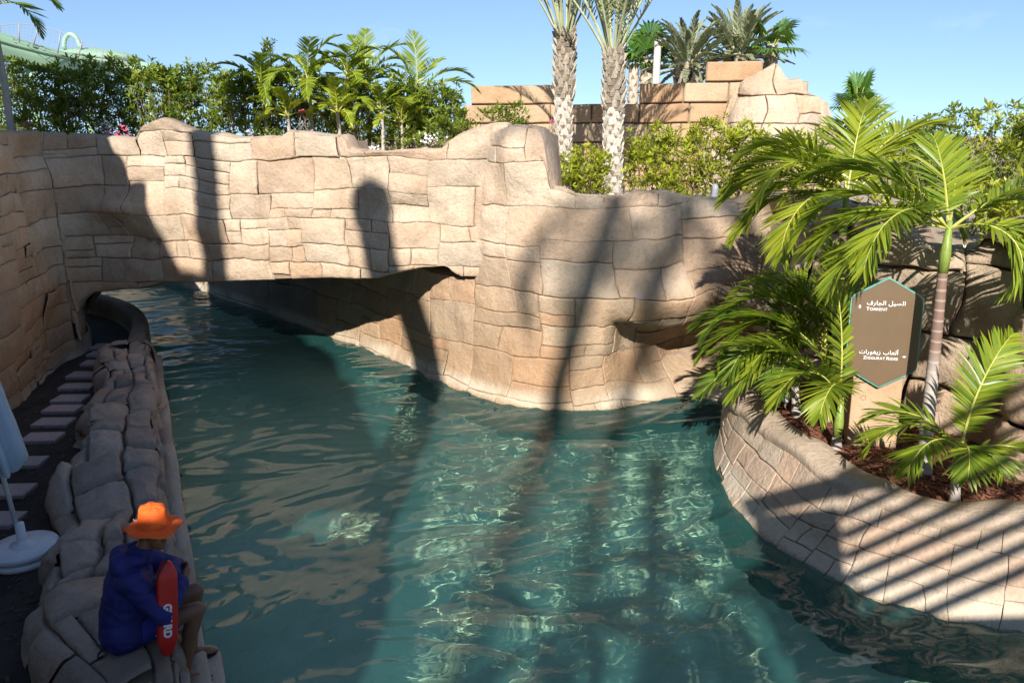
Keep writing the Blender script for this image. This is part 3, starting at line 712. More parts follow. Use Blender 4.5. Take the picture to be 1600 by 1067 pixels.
# ------------------------------------------------------------------ the direction sign
M['sign_brown'] = plain('sign_brown', (0.135, 0.088, 0.048), 0.42, 0.05, 3)
M['sign_teal'] = plain('sign_teal_glass', (0.10, 0.36, 0.32), 0.15, 0.1, 5)
M['pedestal'] = rock('pedestal_render', (0.50, 0.32, 0.19), (0.42, 0.26, 0.15), waterline=False, streak=0.15, bump=0.15)
def letter_mesh(cu, parent):
    o = bpy.data.objects.new('t', cu); COL.objects.link(o)
    me = bpy.data.meshes.new_from_object(o.evaluated_get(bpy.context.evaluated_depsgraph_get()))
    bpy.data.objects.remove(o); me.name = 'lettering'
    if not me.materials: me.materials.append(M['print_white'])
    o = bpy.data.objects.new('lettering', me); COL.objects.link(o); o.parent = parent
    return o
def sign():
    b = on(1358, 690, 0.57)
    t = thing('direction_sign', 'brown six-sided direction sign with teal edge on a tan pedestal', 'sign', b, rz=R(-14))
    t.rotation_euler = (R(-2), R(-1.0), R(-14))
    m = MB(); m.box((0, 0, 0.38), (0.46, 0.24, 0.84)); o = m.build('pedestal', M['pedestal'], t, smooth=False)
    bv = o.modifiers.new('bevel', 'BEVEL'); bv.width = 0.012; bv.segments = 2
    z0 = 1.17
    def outline(w, h, q, r=0.05):               # pointed top and bottom, softened shoulders
        pts = [(0, h / 2), (-w / 2, h / 2 - q), (-w / 2, -h / 2 + q), (0, -h / 2), (w / 2, -h / 2 + q), (w / 2, h / 2 - q)]
        out = []
        for i, p in enumerate(pts):
            p = Vector(p); a, c = Vector(pts[i - 1]), Vector(pts[(i + 1) % 6])
            rr = 0.012 if i in (0, 3) else r
            p0, p1 = p + (a - p).normalized() * rr, p + (c - p).normalized() * rr
            for s in np.linspace(0, 1, 6): out.append(p0.lerp(p, s).lerp(p.lerp(p1, s), s))
        return out
    def slab(name, ol, y0, y1, mat):
        n = len(ol); v = [(p.x, y0, z0 + p.y) for p in ol] + [(p.x, y1, z0 + p.y) for p in ol]
        f = [tuple(range(n)), tuple(range(2 * n - 1, n - 1, -1))] + [(k, n + k, n + (k + 1) % n, (k + 1) % n) for k in range(n)]
        return mesh_obj(name, v, f, mat, t, smooth=False)
    slab('backing', outline(0.645, 1.09, 0.19), -0.145, -0.125, M['sign_teal'])
    slab('edge', outline(0.65, 1.10, 0.19), -0.168, -0.152, M['sign_teal'])
    slab('face', outline(0.628, 1.072, 0.184), -0.174, -0.1695, M['sign_brown'])
    def text(s, x, z, size, align='LEFT'):
        cu = bpy.data.curves.new('lettering', 'FONT'); cu.body = s; cu.size = size; cu.align_x = align; cu.extrude = 0.0008; cu.offset = 0.0003; cu.space_character = 1.08
        cu.materials.append(M['print_white'])
        o = letter_mesh(cu, t)
        o.location = (x, -0.1758, z0 + z); o.rotation_euler = (R(90), 0, 0)
        return o
    def small_caps(words, x, z, size, align='LEFT'):
        cur, objs = 0.0, []
        for wd_ in words:
            for part, sz in ((wd_[0], size), (wd_[1:], size * 0.80)):
                o = text(part, 0, z, sz); xs_ = [v.co.x for v in o.data.vertices]
                o.location.x = cur - min(xs_); cur += max(xs_) - min(xs_) + size * 0.07; objs.append(o)
            cur += size * 0.22
        cur -= size * 0.29
        for o in objs: o.location.x += x if align == 'LEFT' else x - cur
    ar = lambda cps: ''.join(chr(c) for c in reversed(cps))
    A1 = ar([0xFE8D, 0xFEDF, 0xFEB4, 0xFEF4, 0xFEDE, 0x20, 0xFE8D, 0xFEDF, 0xFEA0, 0xFE8E, 0xFEAD, 0xFED1])
    A2 = ar([0xFE83, 0xFEDF, 0xFECC, 0xFE8E, 0xFE8F, 0x20, 0xFEAF, 0xFEF3, 0xFED0, 0xFEEE, 0xFEAD, 0xFE8D, 0xFE95])
    text(A1, -0.18, 0.280, 0.058); small_caps(['TORRENT'], -0.18, 0.224, 0.048)
    text(A2, 0.145, -0.205, 0.056, 'RIGHT'); small_caps(['ZIGGURAT', 'RIDES'], 0.145, -0.260, 0.046, 'RIGHT')
    for x, z, a, c in ((-0.240, 0.258, 0.012, 0.021), (0.200, -0.222, 0.020, 0.009)):
        mesh_obj('arrow_mark', [(x - a, -0.1758, z0 + z), (x, -0.1758, z0 + z - c), (x + a, -0.1758, z0 + z), (x, -0.1758, z0 + z + c)], [(0, 1, 2, 3)], M['print_white'], t, smooth=False)
    m = MB(); m.tube([(-0.12 + 0.025 * math.cos(k * math.pi / 4), -0.1225, 0.50 + 0.025 * math.sin(k * math.pi / 4)) for k in range(9)], 0.0025, 5); m.build('emblem_ring', M['stem'], t)
sign()
def spot():
    c = on(1226, 640, 0.57); t = thing('garden_spotlight', 'small garden spotlight with black hose among the palm stems', 'spotlight', c)
    m = MB(); m.tube([(0, 0, 0), (0, 0, 0.10)], 0.012, 8); m.build('stake', M['stem'], t)
    m = MB(); m.lathe([(0.0, -0.05), (0.045, -0.05), (0.06, 0.05), (0.05, 0.055), (0.0, 0.045)], (0, 0, 0.15), 16); m.build('lamp_head', M['white_plastic'], t)
    m = MB(); m.tube([(-0.28, 0.05, 0.02), (-0.1, -0.02, 0.10), (0.05, 0.02, 0.09), (0.25, -0.05, 0.03), (0.4, -0.2, 0.015)], 0.012, 8); m.build('hose', plain('black_hose', (0.015, 0.015, 0.015), 0.5), t)
spot()

def tag_plate():
    c = at(1000, 463, 9.7); dg = bpy.context.evaluated_depsgraph_get()
    d = (Vector(c) - Vector((0, 0, H_EYE))).normalized(); hit, loc, nor, _, ob, _ = scene.ray_cast(dg, Vector((0, 0, H_EYE)), d)
    if hit and ob.parent == river_wall:
        x = nor.cross(Vector((0, 0, 1))).normalized(); y = x.cross(nor).normalized(); c = loc + nor * 0.012
        m = MB(); q = [c + x * a * 0.045 + y * b_ * 0.042 for a, b_ in ((-1, -1), (1, -0.9), (0.9, 1), (-1, 0.9))]
        m.add([p + nor * 0.004 for p in q] + [p - nor * 0.02 for p in q], [(0, 1, 2, 3), (0, 4, 5, 1), (1, 5, 6, 2), (2, 6, 7, 3), (3, 7, 4, 0)])
        m.build('plate', M['slab'], river_wall, smooth=False, world=True)
tag_plate()
# ------------------------------------------------------------------ the lifeguard on the wall
def capsule_mesh(m, a, b, ra, rb, n=14):
    a, b = Vector(a), Vector(b); d = b - a; L = d.length
    t = d.normalized() if L > 1e-6 else Vector((0, 0, 1))
    x = t.cross(Vector((0.3, 0.2, 1)) if abs(t.z) < 0.9 else Vector((1, 0.2, 0))).normalized(); y = t.cross(x)
    rings = []
    for k in range(1, 5): an = k / 4 * math.pi / 2; rings.append((a - t * ra * math.cos(an), ra * math.sin(an)))
    for k in range(1, 4): rings.append((a.lerp(b, k / 4), ra + (rb - ra) * k / 4))
    for k in range(0, 4): an = k / 4 * math.pi / 2; rings.append((b + t * rb * math.sin(an), rb * math.cos(an)))
    base = len(m.v); m.v.append(tuple(a - t * ra))
    for c, r in rings:
        for k in range(n): an = 2 * math.pi * k / n; m.v.append(tuple(c + (x * math.cos(an) + y * math.sin(an)) * r))
    m.v.append(tuple(b + t * rb)); last = len(m.v) - 1
    for k in range(n): m.f.append((base, base + 1 + (k + 1) % n, base + 1 + k))
    for i in range(len(rings) - 1):
        for k in range(n): m.f.append((base + 1 + i * n + k, base + 1 + i * n + (k + 1) % n, base + 1 + (i + 1) * n + (k + 1) % n, base + 1 + (i + 1) * n + k))
    for k in range(n): m.f.append((last, base + 1 + (len(rings) - 1) * n + k, base + 1 + (len(rings) - 1) * n + (k + 1) % n))
def ellip(m, c, ax, n=18):                       # ax: three half-axis vectors
    v, f = ICO3
    A = np.array([list(a) for a in ax]); base = len(m.v)
    for p in v @ A + np.array(list(c)): m.v.append(tuple(p))
    m.f += [tuple(i + base for i in q) for q in f]
def fuse(name, m, voxel, mat, parent, smooth=4, wrinkle=0.0, wscale=14):
    me = bpy.data.meshes.new('t'); me.from_pydata(m.v, [], m.f); me.update()
    o = bpy.data.objects.new('t', me); COL.objects.link(o)
    r = o.modifiers.new('r', 'REMESH'); r.mode = 'VOXEL'; r.voxel_size = voxel
    s = o.modifiers.new('s', 'SMOOTH'); s.factor = 0.5; s.iterations = smooth
    dg = bpy.context.evaluated_depsgraph_get(); ev = o.evaluated_get(dg); out = bpy.data.meshes.new_from_object(ev)
    bpy.data.objects.remove(o); bpy.data.meshes.remove(me)
    v = np.empty(len(out.vertices) * 3); out.vertices.foreach_get('co', v); v = v.reshape(-1, 3)
    if wrinkle:
        nn = np.empty(len(out.vertices) * 3); out.vertex_normals.foreach_get('vector', nn); nn = nn.reshape(-1, 3)
        q = v * np.array([1, 1, 1.7])
        v = v + nn * (wrinkle * (1 - 2.4 * np.abs(pn(q, wscale, 3.0))) + wrinkle * 0.6 * pn(q, wscale * 0.45))[:, None]
        out.vertices.foreach_set('co', v.reshape(-1)); out.update()
    fs = [tuple(p.vertices) for p in out.polygons]; bpy.data.meshes.remove(out)
    return mesh_obj(name, v, fs, mat, parent)

M['skin'] = plain('skin_tan', (0.20, 0.095, 0.052), 0.5, 0.08, 8)
M['jacket'] = plain('navy_jacket', (0.014, 0.016, 0.135), 0.75, 0.12, 10, bump=0.15)
M['shorts'] = plain('blue_shorts', (0.022, 0.030, 0.26), 0.75, 0.1, 10)
M['hat'] = plain('orange_cotton', (0.90, 0.13, 0.012), 0.8, 0.06, 12, bump=0.15)
M['black'] = plain('black_gloss', (0.008, 0.008, 0.010), 0.15, 0.1)
M['flipflop'] = plain('dark_rubber', (0.02, 0.016, 0.018), 0.7, 0.2)
M['hair'] = plain('dark_hair', (0.012, 0.009, 0.008), 0.5, 0.2, 40)
def person():
    F = Vector((0.9, 0.436, 0)).normalized(); Rt = Vector((F.y, -F.x, 0)); U = Vector((0, 0, 1))
    O = Vector((-2.47, 4.27, 0.478))
    t = thing('person', 'lifeguard in orange sun hat and navy hooded jacket sitting on boulder wall', 'person', O)
    t.scale = (0.92, 0.92, 0.92)
    L = lambda f, r, u: F * f + Rt * r + U * u
    hd = L(0.255, 0.015, 0.775); hf = (F * 0.60 + Rt * 0.80).normalized(); hr = Vector((hf.y, -hf.x, 0)); hf = (hf - U * 0.10).normalized(); hu = hr.cross(hf).normalized()
    if hu.z < 0: hu = -hu
    Hh = lambda f, r, u: hd + hf * f + hr * r + hu * u
    b = MB()
    cap = lambda p, q, r1, r2: capsule_mesh(b, p, q, r1, r2)
    # trunk
    cap(L(0.0, -0.08, 0.12), L(0.0, 0.08, 0.12), 0.115, 0.115); cap(L(0.0, 0, 0.13), L(0.07, 0, 0.42), 0.125, 0.135)
    cap(L(0.09, -0.12, 0.52), L(0.09, 0.12, 0.52), 0.075, 0.075); cap(L(0.11, 0, 0.55), L(0.19, 0.01, 0.70), 0.06, 0.052)
    # head
    ellip(b, Hh(-0.01, 0, 0.035), (hf * 0.098, hr * 0.078, hu * 0.105)); ellip(b, Hh(0.02, 0, -0.045), (hf * 0.075, hr * 0.06, hu * 0.075))
    ellip(b, Hh(0.05, 0, -0.092), (hf * 0.030, hr * 0.032, hu * 0.026))
    cap(Hh(0.088, 0, 0.012), Hh(0.108, 0, -0.022), 0.009, 0.014); cap(Hh(0.103, 0, -0.024), Hh(0.090, 0, -0.028), 0.017, 0.012)
    for s in (-1, 1):
        cap(Hh(0.082, -0.024 * 0, -0.060), Hh(0.074, s * 0.022, -0.060), 0.011, 0.007); cap(Hh(0.080, 0, -0.073), Hh(0.073, s * 0.018, -0.072), 0.011, 0.007)
        ellip(b, Hh(-0.012, s * 0.080, -0.005), (hf * 0.018, hr * 0.010, hu * 0.032))
        cap(Hh(0.083, s * 0.02, 0.034), Hh(0.070, s * 0.048, 0.032), 0.010, 0.008)
    # legs
    rk, lk = L(0.46, 0.115, 0.17), L(0.47, -0.125, 0.18); ra, la = L(0.335, 0.10, -0.325), L(0.40, -0.16, -0.33)
    for k, a, s in ((rk, ra, 1), (lk, la, -1)):
        cap(L(0.02, s * 0.09, 0.10), k, 0.088, 0.058); cap(k, k.lerp(a, 0.35) - F * 0.018, 0.056, 0.056); cap(k.lerp(a, 0.35) - F * 0.018, a, 0.054, 0.034)
        fd = (F * 0.93 + Rt * s * 0.25).normalized(); sd = Vector((fd.y, -fd.x, 0))
        cap(a - fd * 0.035 - U * 0.045, a + fd * 0.06 - U * 0.05, 0.030, 0.030); cap(a + U * 0.0, a + fd * 0.12 - U * 0.052, 0.032, 0.024)
        for q, (o_, ln, rr) in enumerate(((-0.030, 0.055, 0.0125), (-0.010, 0.052, 0.0095), (0.008, 0.046, 0.009), (0.024, 0.038, 0.0085), (0.037, 0.030, 0.0082))):
            st = a + fd * 0.115 + sd * o_ * s - U * 0.058; cap(st, st + fd * ln - U * 0.006, rr, rr * 0.85)
            cap(a + fd * 0.05 - U * 0.05, st, 0.024, 0.013)
    # arms, crossed over the chest
    def arm(sh, el, wr, fd, nd, s):
        cap(sh, el, 0.050, 0.040); cap(el, wr, 0.040, 0.028)
        side = fd.cross(nd).normalized() * s
        pc = wr + fd * 0.05
        cap(wr, pc + fd * 0.02, 0.026, 0.026); cap(pc + side * 0.022, pc + fd * 0.03 + side * 0.024, 0.018, 0.015); cap(pc - side * 0.022, pc + fd * 0.03 - side * 0.024, 0.018, 0.015)
        for o_, ln in ((-0.032, 0.058), (-0.011, 0.072), (0.011, 0.076), (0.031, 0.068)):
            k0 = pc + fd * 0.045 + side * o_; k1 = k0 + (fd * 0.85 - nd * 0.5).normalized() * ln * 0.5; k2 = k1 + (fd * 0.35 - nd * 0.95).normalized() * ln * 0.5
            cap(k0, k1, 0.0095, 0.0088); cap(k1, k2, 0.0088, 0.0078)
        k0 = wr + fd * 0.03 + side * 0.028; cap(k0, k0 + (fd * 0.6 + side * 0.8).normalized() * 0.035, 0.012, 0.0105); cap(k0 + (fd * 0.6 + side * 0.8).normalized() * 0.035, k0 + fd * 0.05 + side * 0.035, 0.0105, 0.009)
    re, le = L(0.25, 0.285, 0.29), L(0.35, -0.24, 0.34)
    rw, lw = L(0.395, 0.03, 0.385), L(0.325, 0.085, 0.455)
    rs, ls = L(0.10, 0.195, 0.52), L(0.10, -0.195, 0.52)
    arm(rs, re, rw, (rw - re).normalized(), F, 1); arm(ls, le, lw, (lw - le).normalized(), (F * 0.8 + U * 0.5).normalized(), -1)
    fuse('body', b, 0.0058, M['skin'], t, smooth=3)
    # jacket with its hood down
    b = MB(); cap = lambda p, q, r1, r2: capsule_mesh(b, p, q, r1, r2)
    cap(L(-0.005, -0.09, 0.125), L(-0.005, 0.09, 0.125), 0.150, 0.150); cap(L(0.0, -0.05, 0.18), L(0.065, -0.05, 0.42), 0.150, 0.155); cap(L(0.0, 0.05, 0.18), L(0.065, 0.05, 0.42), 0.150, 0.155)
    cap(L(0.08, -0.13, 0.50), L(0.08, 0.13, 0.50), 0.100, 0.100); cap(L(0.11, 0, 0.55), L(0.155, 0.005, 0.635), 0.095, 0.075)
    for s_, e_, w_ in ((rs, re, rw), (ls, le, lw)):
        cap(s_, e_, 0.082, 0.070); cap(e_, e_.lerp(w_, 0.86), 0.072, 0.050)
    cap(L(0.03, -0.075, 0.615), L(0.03, 0.075, 0.615), 0.062, 0.062); cap(L(0.02, -0.09, 0.60), L(0.13, -0.105, 0.63), 0.055, 0.040); cap(L(0.02, 0.09, 0.60), L(0.13, 0.105, 0.63), 0.055, 0.040)
    fuse('jacket', b, 0.009, M['jacket'], t, smooth=3, wrinkle=0.011, wscale=9)
    m = MB(); m.tube([L(-0.15, 0.10, 0.03), L(-0.175, 0.12, 0.02), L(-0.18, 0.13, -0.005), L(-0.15, 0.125, 0.0)], 0.008, 6); m.build('strap', M['flipflop'], t)
    b = MB(); cap = lambda p, q, r1, r2: capsule_mesh(b, p, q, r1, r2)
    cap(L(0.0, -0.09, 0.105), L(0.0, 0.09, 0.105), 0.118, 0.118)
    for s in (-1, 1): cap(L(0.0, s * 0.09, 0.10), L(0.27, s * 0.11, 0.135), 0.108, 0.090)
    sh = fuse('shorts', b, 0.009, M['shorts'], t, smooth=3, wrinkle=0.004)
    m = MB(); m.box(L(0.19, 0.207, 0.105), (0.012, 0.003, 0.012), math.atan2(F.y, F.x)); m.build('tag', M['print_white'], t)
    # wide-brimmed hat
    prof = [(0.0, 0.128), (0.05, 0.127), (0.084, 0.119), (0.098, 0.098), (0.105, 0.05), (0.110, 0.0), (0.118, -0.012), (0.16, -0.018), (0.214, -0.024), (0.216, -0.029), (0.16, -0.025), (0.115, -0.02), (0.107, 0.0)]
    v, n = [], 56
    for i, (r, z) in enumerate(prof):
        for k in range(n):
            a = 2 * math.pi * k / n; rr = r * (1 + 0.10 * math.cos(2 * a) * (r > 0.12)) * (1 + 0.02 * math.sin(5 * a + i))
            zz = z + ((r - 0.11) * (0.40 * math.cos(a) + 0.10 * math.sin(a) ** 2 * (1 if math.sin(a) > 0 else 0.25) - 0.12) if r > 0.11 else 0) + 0.005 * math.sin(6 * a + r * 60) * (r > 0.03) + (0.016 * math.sin(3 * a + 0.8) + 0.008 * math.sin(5 * a)) * max(0, (r - 0.12) / 0.09)
            v.append(tuple(Hh(-0.005, 0, 0.080) + hf * (rr * math.cos(a) * 0.95) - hr * (rr * math.sin(a) * 0.86) + hu * zz * 0.92 + 0 * U))
    f = [(i * n + k, i * n + (k + 1) % n, (i + 1) * n + (k + 1) % n, (i + 1) * n + k) for i in range(len(prof) - 1) for k in range(n)]
    hat = mesh_obj('hat', v, f, M['hat'], t)
    m = MB(); m.tube([Hh(0.108 * math.cos(a), -0.1 * math.sin(a), 0.080) for a in np.linspace(0, 6.28, 40)], 0.0035, 5, cap=False); m.build('hat_band', M['hat'], hat)
    m = MB()
    for q in (-0.012, 0.0, 0.012): m.box(Hh(-0.075 + q, 0.085, 0.105) , (0.008, 0.003, 0.014), math.atan2(hf.y, hf.x) - 0.6)
    m.build('hat_badge', M['print_white'], hat)
    # sunglasses
    m = MB()
    for s in (-1, 1):
        rows = []
        for a in np.linspace(-1, 1, 7):
            for bq in np.linspace(-1, 1, 5):
                rr, uu = s * (0.036 + 0.030 * a * (1 - 0.15 * bq * bq)), 0.018 + 0.020 * bq * (1 - 0.25 * a * a)
                rows.append(Hh(0.106 - 4.5 * rr * rr, rr, uu))
        m.add(rows, [(i * 5 + j, (i + 1) * 5 + j, (i + 1) * 5 + j + 1, i * 5 + j + 1) for i in range(6) for j in range(4)])
        m.tube([Hh(0.085, s * 0.066, 0.026), Hh(0.04, s * 0.082, 0.026), Hh(-0.02, s * 0.084, 0.018)], 0.0035, 6)
    m.tube([Hh(0.105, -0.012, 0.024), Hh(0.108, 0, 0.028), Hh(0.105, 0.012, 0.024)], 0.003, 6)
    m.build('sunglasses', M['black'], t)
    b = MB(); ellip(b, Hh(-0.035, 0, 0.02), (hf * 0.082, hr * 0.085, hu * 0.09)); capsule_mesh(b, Hh(-0.08, 0, -0.02), Hh(-0.09, 0, -0.10), 0.045, 0.03)
    fuse('hair', b, 0.009, M['hair'], t, 2)
    for k, a, s in ((rk, ra, 1), (lk, la, -1)):
        fd = (F * 0.93 + Rt * s * 0.25).normalized(); sd = Vector((fd.y, -fd.x, 0)); m = MB(); ol = []
        for q in np.linspace(0, 2 * math.pi, 28, endpoint=False):
            x = 0.125 * math.cos(q); w = 0.043 + 0.010 * math.cos(q)
            ol.append(a + fd * (0.052 + x) + sd * w * math.sin(q) - U * 0.078)
        n = len(ol); m.add([p for p in ol] + [p - U * 0.016 for p in ol], [tuple(range(n)), tuple(range(2 * n - 1, n - 1, -1))] + [(i, n + i, n + (i + 1) % n, (i + 1) % n) for i in range(n)])
        fl = m.build('flip_flop', M['flipflop'], t, smooth=False)
        m = MB(); tp = a + fd * 0.118 - U * 0.030
        for q in (-1, 1): m.tube([a + fd * 0.02 + sd * 0.042 * q - U * 0.075, a + fd * 0.07 + sd * 0.032 * q - U * 0.028, tp, tp + fd * 0.012 - U * 0.04], 0.0045, 6)
        m.build('strap', M['flipflop'], fl)
    # ledge stone for the feet
    ft = O + (ra + la) / 2 * 0.92 + F * 0.06
    boulder(bw, (ft.x - 0.02, ft.y, 0.478 - 0.425 * 0.92 - 0.10), (0.62, 0.34, 0.2), math.atan2(WD.y, WD.x), M['rock_grey'], 5.5, 7.0, 0.15)
    # rescue tube held under the crossed arms
    q0, q1 = O + L(0.225, 0.30, 0.02), O + L(0.285, 0.215, 0.60)
    ax = (q1 - q0).normalized(); wd = (F * 0.85 - U * 0.35); wd = (wd - ax * wd.dot(ax)).normalized(); th = ax.cross(wd).normalized()
    if th.dot(Rt) < 0: th = -th
    rt = thing('rescue_tube', 'long red foam rescue tube hugged by the seated lifeguard', 'rescue tube', q0)
    Lr = (q1 - q0).length; v = []
    secs = ((0.0, 0.35, 0.55), (0.012, 0.52, 0.75), (0.095, 0.97, 1.0), (0.12, 1.0, 1.0), (Lr - 0.10, 1.0, 1.0), (Lr - 0.075, 0.97, 1), (Lr - 0.012, 0.52, 0.75), (Lr, 0.35, 0.55))
    shape = []
    for k in range(20):
        a = 2 * math.pi * k / 20 + 0.157; c, s = math.cos(a), math.sin(a); e = 0.30
        shape.append((abs(c) ** e * math.copysign(1, c), abs(s) ** e * math.copysign(1, s)))
    for z, sx, sy in secs:
        for c, s in shape: v.append(ax * z + wd * c * 0.060 * sx + th * s * 0.045 * sy)
    f = [(i * 20 + k, i * 20 + (k + 1) % 20, (i + 1) * 20 + (k + 1) % 20, (i + 1) * 20 + k) for i in range(7) for k in range(20)] + [tuple(range(19, -1, -1)), tuple(range(140, 160))]
    mesh_obj('foam_body', v, f, M['red'], rt)
    cu = bpy.data.curves.new('lettering', 'FONT'); cu.body = 'GUARD'; cu.size = 0.062; cu.align_x = 'RIGHT'; cu.extrude = 0.0006; cu.offset = 0.0028; cu.materials.append(M['print_white'])
    o = letter_mesh(cu, rt)
    xa, ya = -ax, wd                              # reads downwards, tops of the letters towards the water
    za = xa.cross(ya).normalized()
    mt = Matrix((xa, ya, za)).transposed().to_4x4(); mt.translation = ax * 0.125 + th * 0.0465 - wd * 0.020
    if za.dot(th) < 0: ya = -ya; mt = Matrix((xa, ya, -za)).transposed().to_4x4(); mt.translation = ax * 0.125 + th * 0.0465 + wd * 0.020
    o.matrix_local = mt
    m = MB(); m.tube([ax * Lr, ax * (Lr + 0.03) + th * 0.03, ax * (Lr - 0.05) + th * 0.07 - wd * 0.05, ax * (Lr - 0.16) + th * 0.06 - wd * 0.10], 0.006, 6); m.build('tow_strap', M['flipflop'], rt)
person()
# ------------------------------------------------------------------ palms and shrubs
def frond_mesh(L, elev, droop, n, ll, lw, seed, vee=0.25, ldroop=0.5, base=0.10, width_at=0.42, stalk=0.014, a0=72, a1=30, roll=0.0, seg=3, thick=1.0, tipl=0.35, flop=None):
    """One feather leaf in its own frame: it leaves the origin towards +X, rising by elev and bending over by droop."""
    rnd = random.Random(seed); m = MB(); N = 26
    pts, el = [Vector((0, 0, 0))], elev
    bend = rnd.uniform(-0.25, 0.25)
    az = 0.0; tans = []
    for i in range(N):
        s = (i + 0.5) / N
        el = elev - droop * s ** 1.45; az = bend * s * s
        d = Vector((math.cos(el) * math.cos(az), math.cos(el) * math.sin(az), math.sin(el)))
        pts.append(pts[-1] + d * L / N); tans.append(d)
    tans.append(tans[-1])
    rad = [stalk * (1 - 0.85 * i / N) for i in range(N + 1)]
    m.tube(pts, rad, 5, 1)
    def at_s(s):
        x = s * N; i = min(int(x), N - 1); f = x - i
        return pts[i].lerp(pts[i + 1], f), tans[i].lerp(tans[i + 1], f).normalized()
    for k in range(n):
        s = base + (1 - base) * (k + 0.5) / n
        p, t = at_s(s)
        side0 = Vector((-t.y, t.x, 0)); side0 = side0.normalized() if side0.length > 1e-3 else Vector((0, 1, 0))
        up = t.cross(side0).normalized()
        if up.z < 0 and elev - droop > -1.2: up = -up
        q = (s - base) / (1 - base)
        prof = min(1, 0.35 + 1.6 * q) if q < width_at else 1 - (1 - tipl) * ((q - width_at) / (1 - width_at)) ** 1.6
        ang = R(a0 + (a1 - a0) * q)
        for sg in (-1, 1):
            side = side0 * sg
            cr, sr = math.cos(roll), math.sin(roll)
            sd = (side * cr + up * sr * sg); u2 = (up * cr - side * sr * sg)
            a = ang + rnd.gauss(0, 0.06); l = ll * prof * rnd.uniform(0.88, 1.08); v = vee + rnd.gauss(0, 0.10)
            d = (t * math.cos(a) + sd * math.sin(a) * math.cos(v) + u2 * math.sin(a) * math.sin(v)).normalized()
            wv = t.cross(d).cross(d).normalized()                      # blade lies along the midrib
            wv = (wv * 0.75 + t.cross(d).normalized() * rnd.uniform(-0.55, 0.75)).normalized()
            dr = ldroop * rnd.uniform(0.7, 1.3); vv = []; c = p.copy(); dd = d.copy()
            for j in range(seg + 1):
                f = j / seg; w = lw * thick * (0.45, 1.0, 0.85, 0.0)[j] if seg == 3 else lw * thick * (0.5, 1.0, 0.95, 0.7, 0.0)[j]
                if j == seg: vv.append(c.copy())
                else: vv += [c - wv * w / 2, c + wv * w / 2]
                dd = (dd + Vector((0, 0, -1)) * dr / seg * (0.5 + f)).normalized(); c = c + dd * l / seg
            fs = [(2 * j, 2 * j + 1, 2 * j + 3, 2 * j + 2) for j in range(seg - 1)] + [(2 * seg - 2, 2 * seg - 1, 2 * seg)]
            m.add(vv, fs, 0)
    return m
def add_frond(parent, loc, az, m, mats, name='frond'):
    o = m.build(name, mats, parent, smooth=False)
    o.location = loc; o.rotation_euler = (0, 0, az); return o
def share(parent, src, loc, az, sc=1.0):
    o = src.copy(); COL.objects.link(o); o.parent = parent; o.location = loc; o.rotation_euler = (0, 0, az); o.scale = (sc, sc, sc); return o

def ringed_trunk(parent, pts, r0, r1, mats, ring=0.045, flare=1.5, name='trunk'):
    pts = [Vector(p) for p in pts]; m = MB(); L = sum((b - a).length for a, b in zip(pts, pts[1:])); n = int(L / ring) * 2
    P, Rr = [], []
    seg = [(b - a).length for a, b in zip(pts, pts[1:])]
    for i in range(n + 1):
        s = L * i / n; k = 0
        while k < len(seg) - 1 and s > seg[k]: s -= seg[k]; k += 1
        P.append(pts[k].lerp(pts[k + 1], min(1, s / seg[k])))
        f = i / n; Rr.append((r0 + (r1 - r0) * f) * (1 + (flare - 1) * math.exp(-f * L / 0.10)) * (1.0 if i % 2 else 0.955))
    m.tube(P, Rr, 14); return m.build(name, mats, parent)

# --- the palms in the planter
def planter_palm(label, base, trunk_h, lean, r0, r1, fronds, seed, mat='frond', shaft=0.45, stems=None):
    t = thing('palm', label, 'palm', base, 'feather palms growing in the planter')
    top = Vector((lean[0], lean[1], trunk_h))
    mid = top * 0.5 + Vector((lean[0] * 0.1, 0, 0))
    if trunk_h > 0.05: ringed_trunk(t, [(0, 0, -0.05), mid, top], r0, r1, M['trunk_ringed'])
    if shaft:
        m = MB(); m.tube([top - Vector((0, 0, 0.01)), top + Vector((0, 0, shaft * 0.35)), top + Vector((0, 0, shaft))], [r1 * 1.05, r1 * 1.12, r1 * 0.45], 12); m.build('crownshaft', M['crownshaft'], t)
    for i, (az, L, el, dr, ll, vee, roll) in enumerate(fronds):
        m = frond_mesh(L, R(el), R(dr), int(L * 42), ll, 0.026, seed * 100 + i, vee, 0.30, 0.14, 0.40, 0.013, 66, 24, roll)
        add_frond(t, top + Vector((0.02 * math.cos(R(az)), 0.02 * math.sin(R(az)), shaft * 0.85)), R(az), m, [M[mat], M['rib']])
    return t
# (azimuth, length, rise, bend-over, leaflet, vee, roll); 0 is towards +x, 90 away from the viewer
b = on(1442, 738, 0.57); crown = at(1484, 350, 6.72)
planter_palm('tallest planter palm with ringed red and grey trunk beside the sign', b, crown.z - 0.57 - 0.42, (crown.x - b.x, crown.y - b.y), 0.066, 0.042,
             [(176, 1.5, 40, 112, 0.50, 0.3, 0.2), (200, 1.45, 12, 80, 0.50, 0.2, 0.3), (150, 1.45, 50, 85, 0.48, 0.3, 0.0), (60, 1.35, 46, 70, 0.48, 0.3, -0.2), (20, 1.5, 32, 90, 0.48, 0.3, 0),
              (-35, 1.15, 16, 120, 0.46, 0.2, 0.2), (-62, 1.0, 22, 150, 0.46, 0.1, 0), (85, 1.0, 68, 40, 0.42, 0.3, 0), (-10, 1.5, 45, 95, 0.48, 0.3, 0), (188, 1.4, 30, 100, 0.5, 0.2, 0.2), (165, 1.3, 18, 75, 0.48, 0.25, 0.2), (210, 1.4, 32, 110, 0.48, 0.2, 0.1), (158, 1.4, 58, 95, 0.48, 0.3, 0)], 1)
b2 = Vector((3.70, 7.85, 0.57)); crown = at(1322, 312, 7.8)
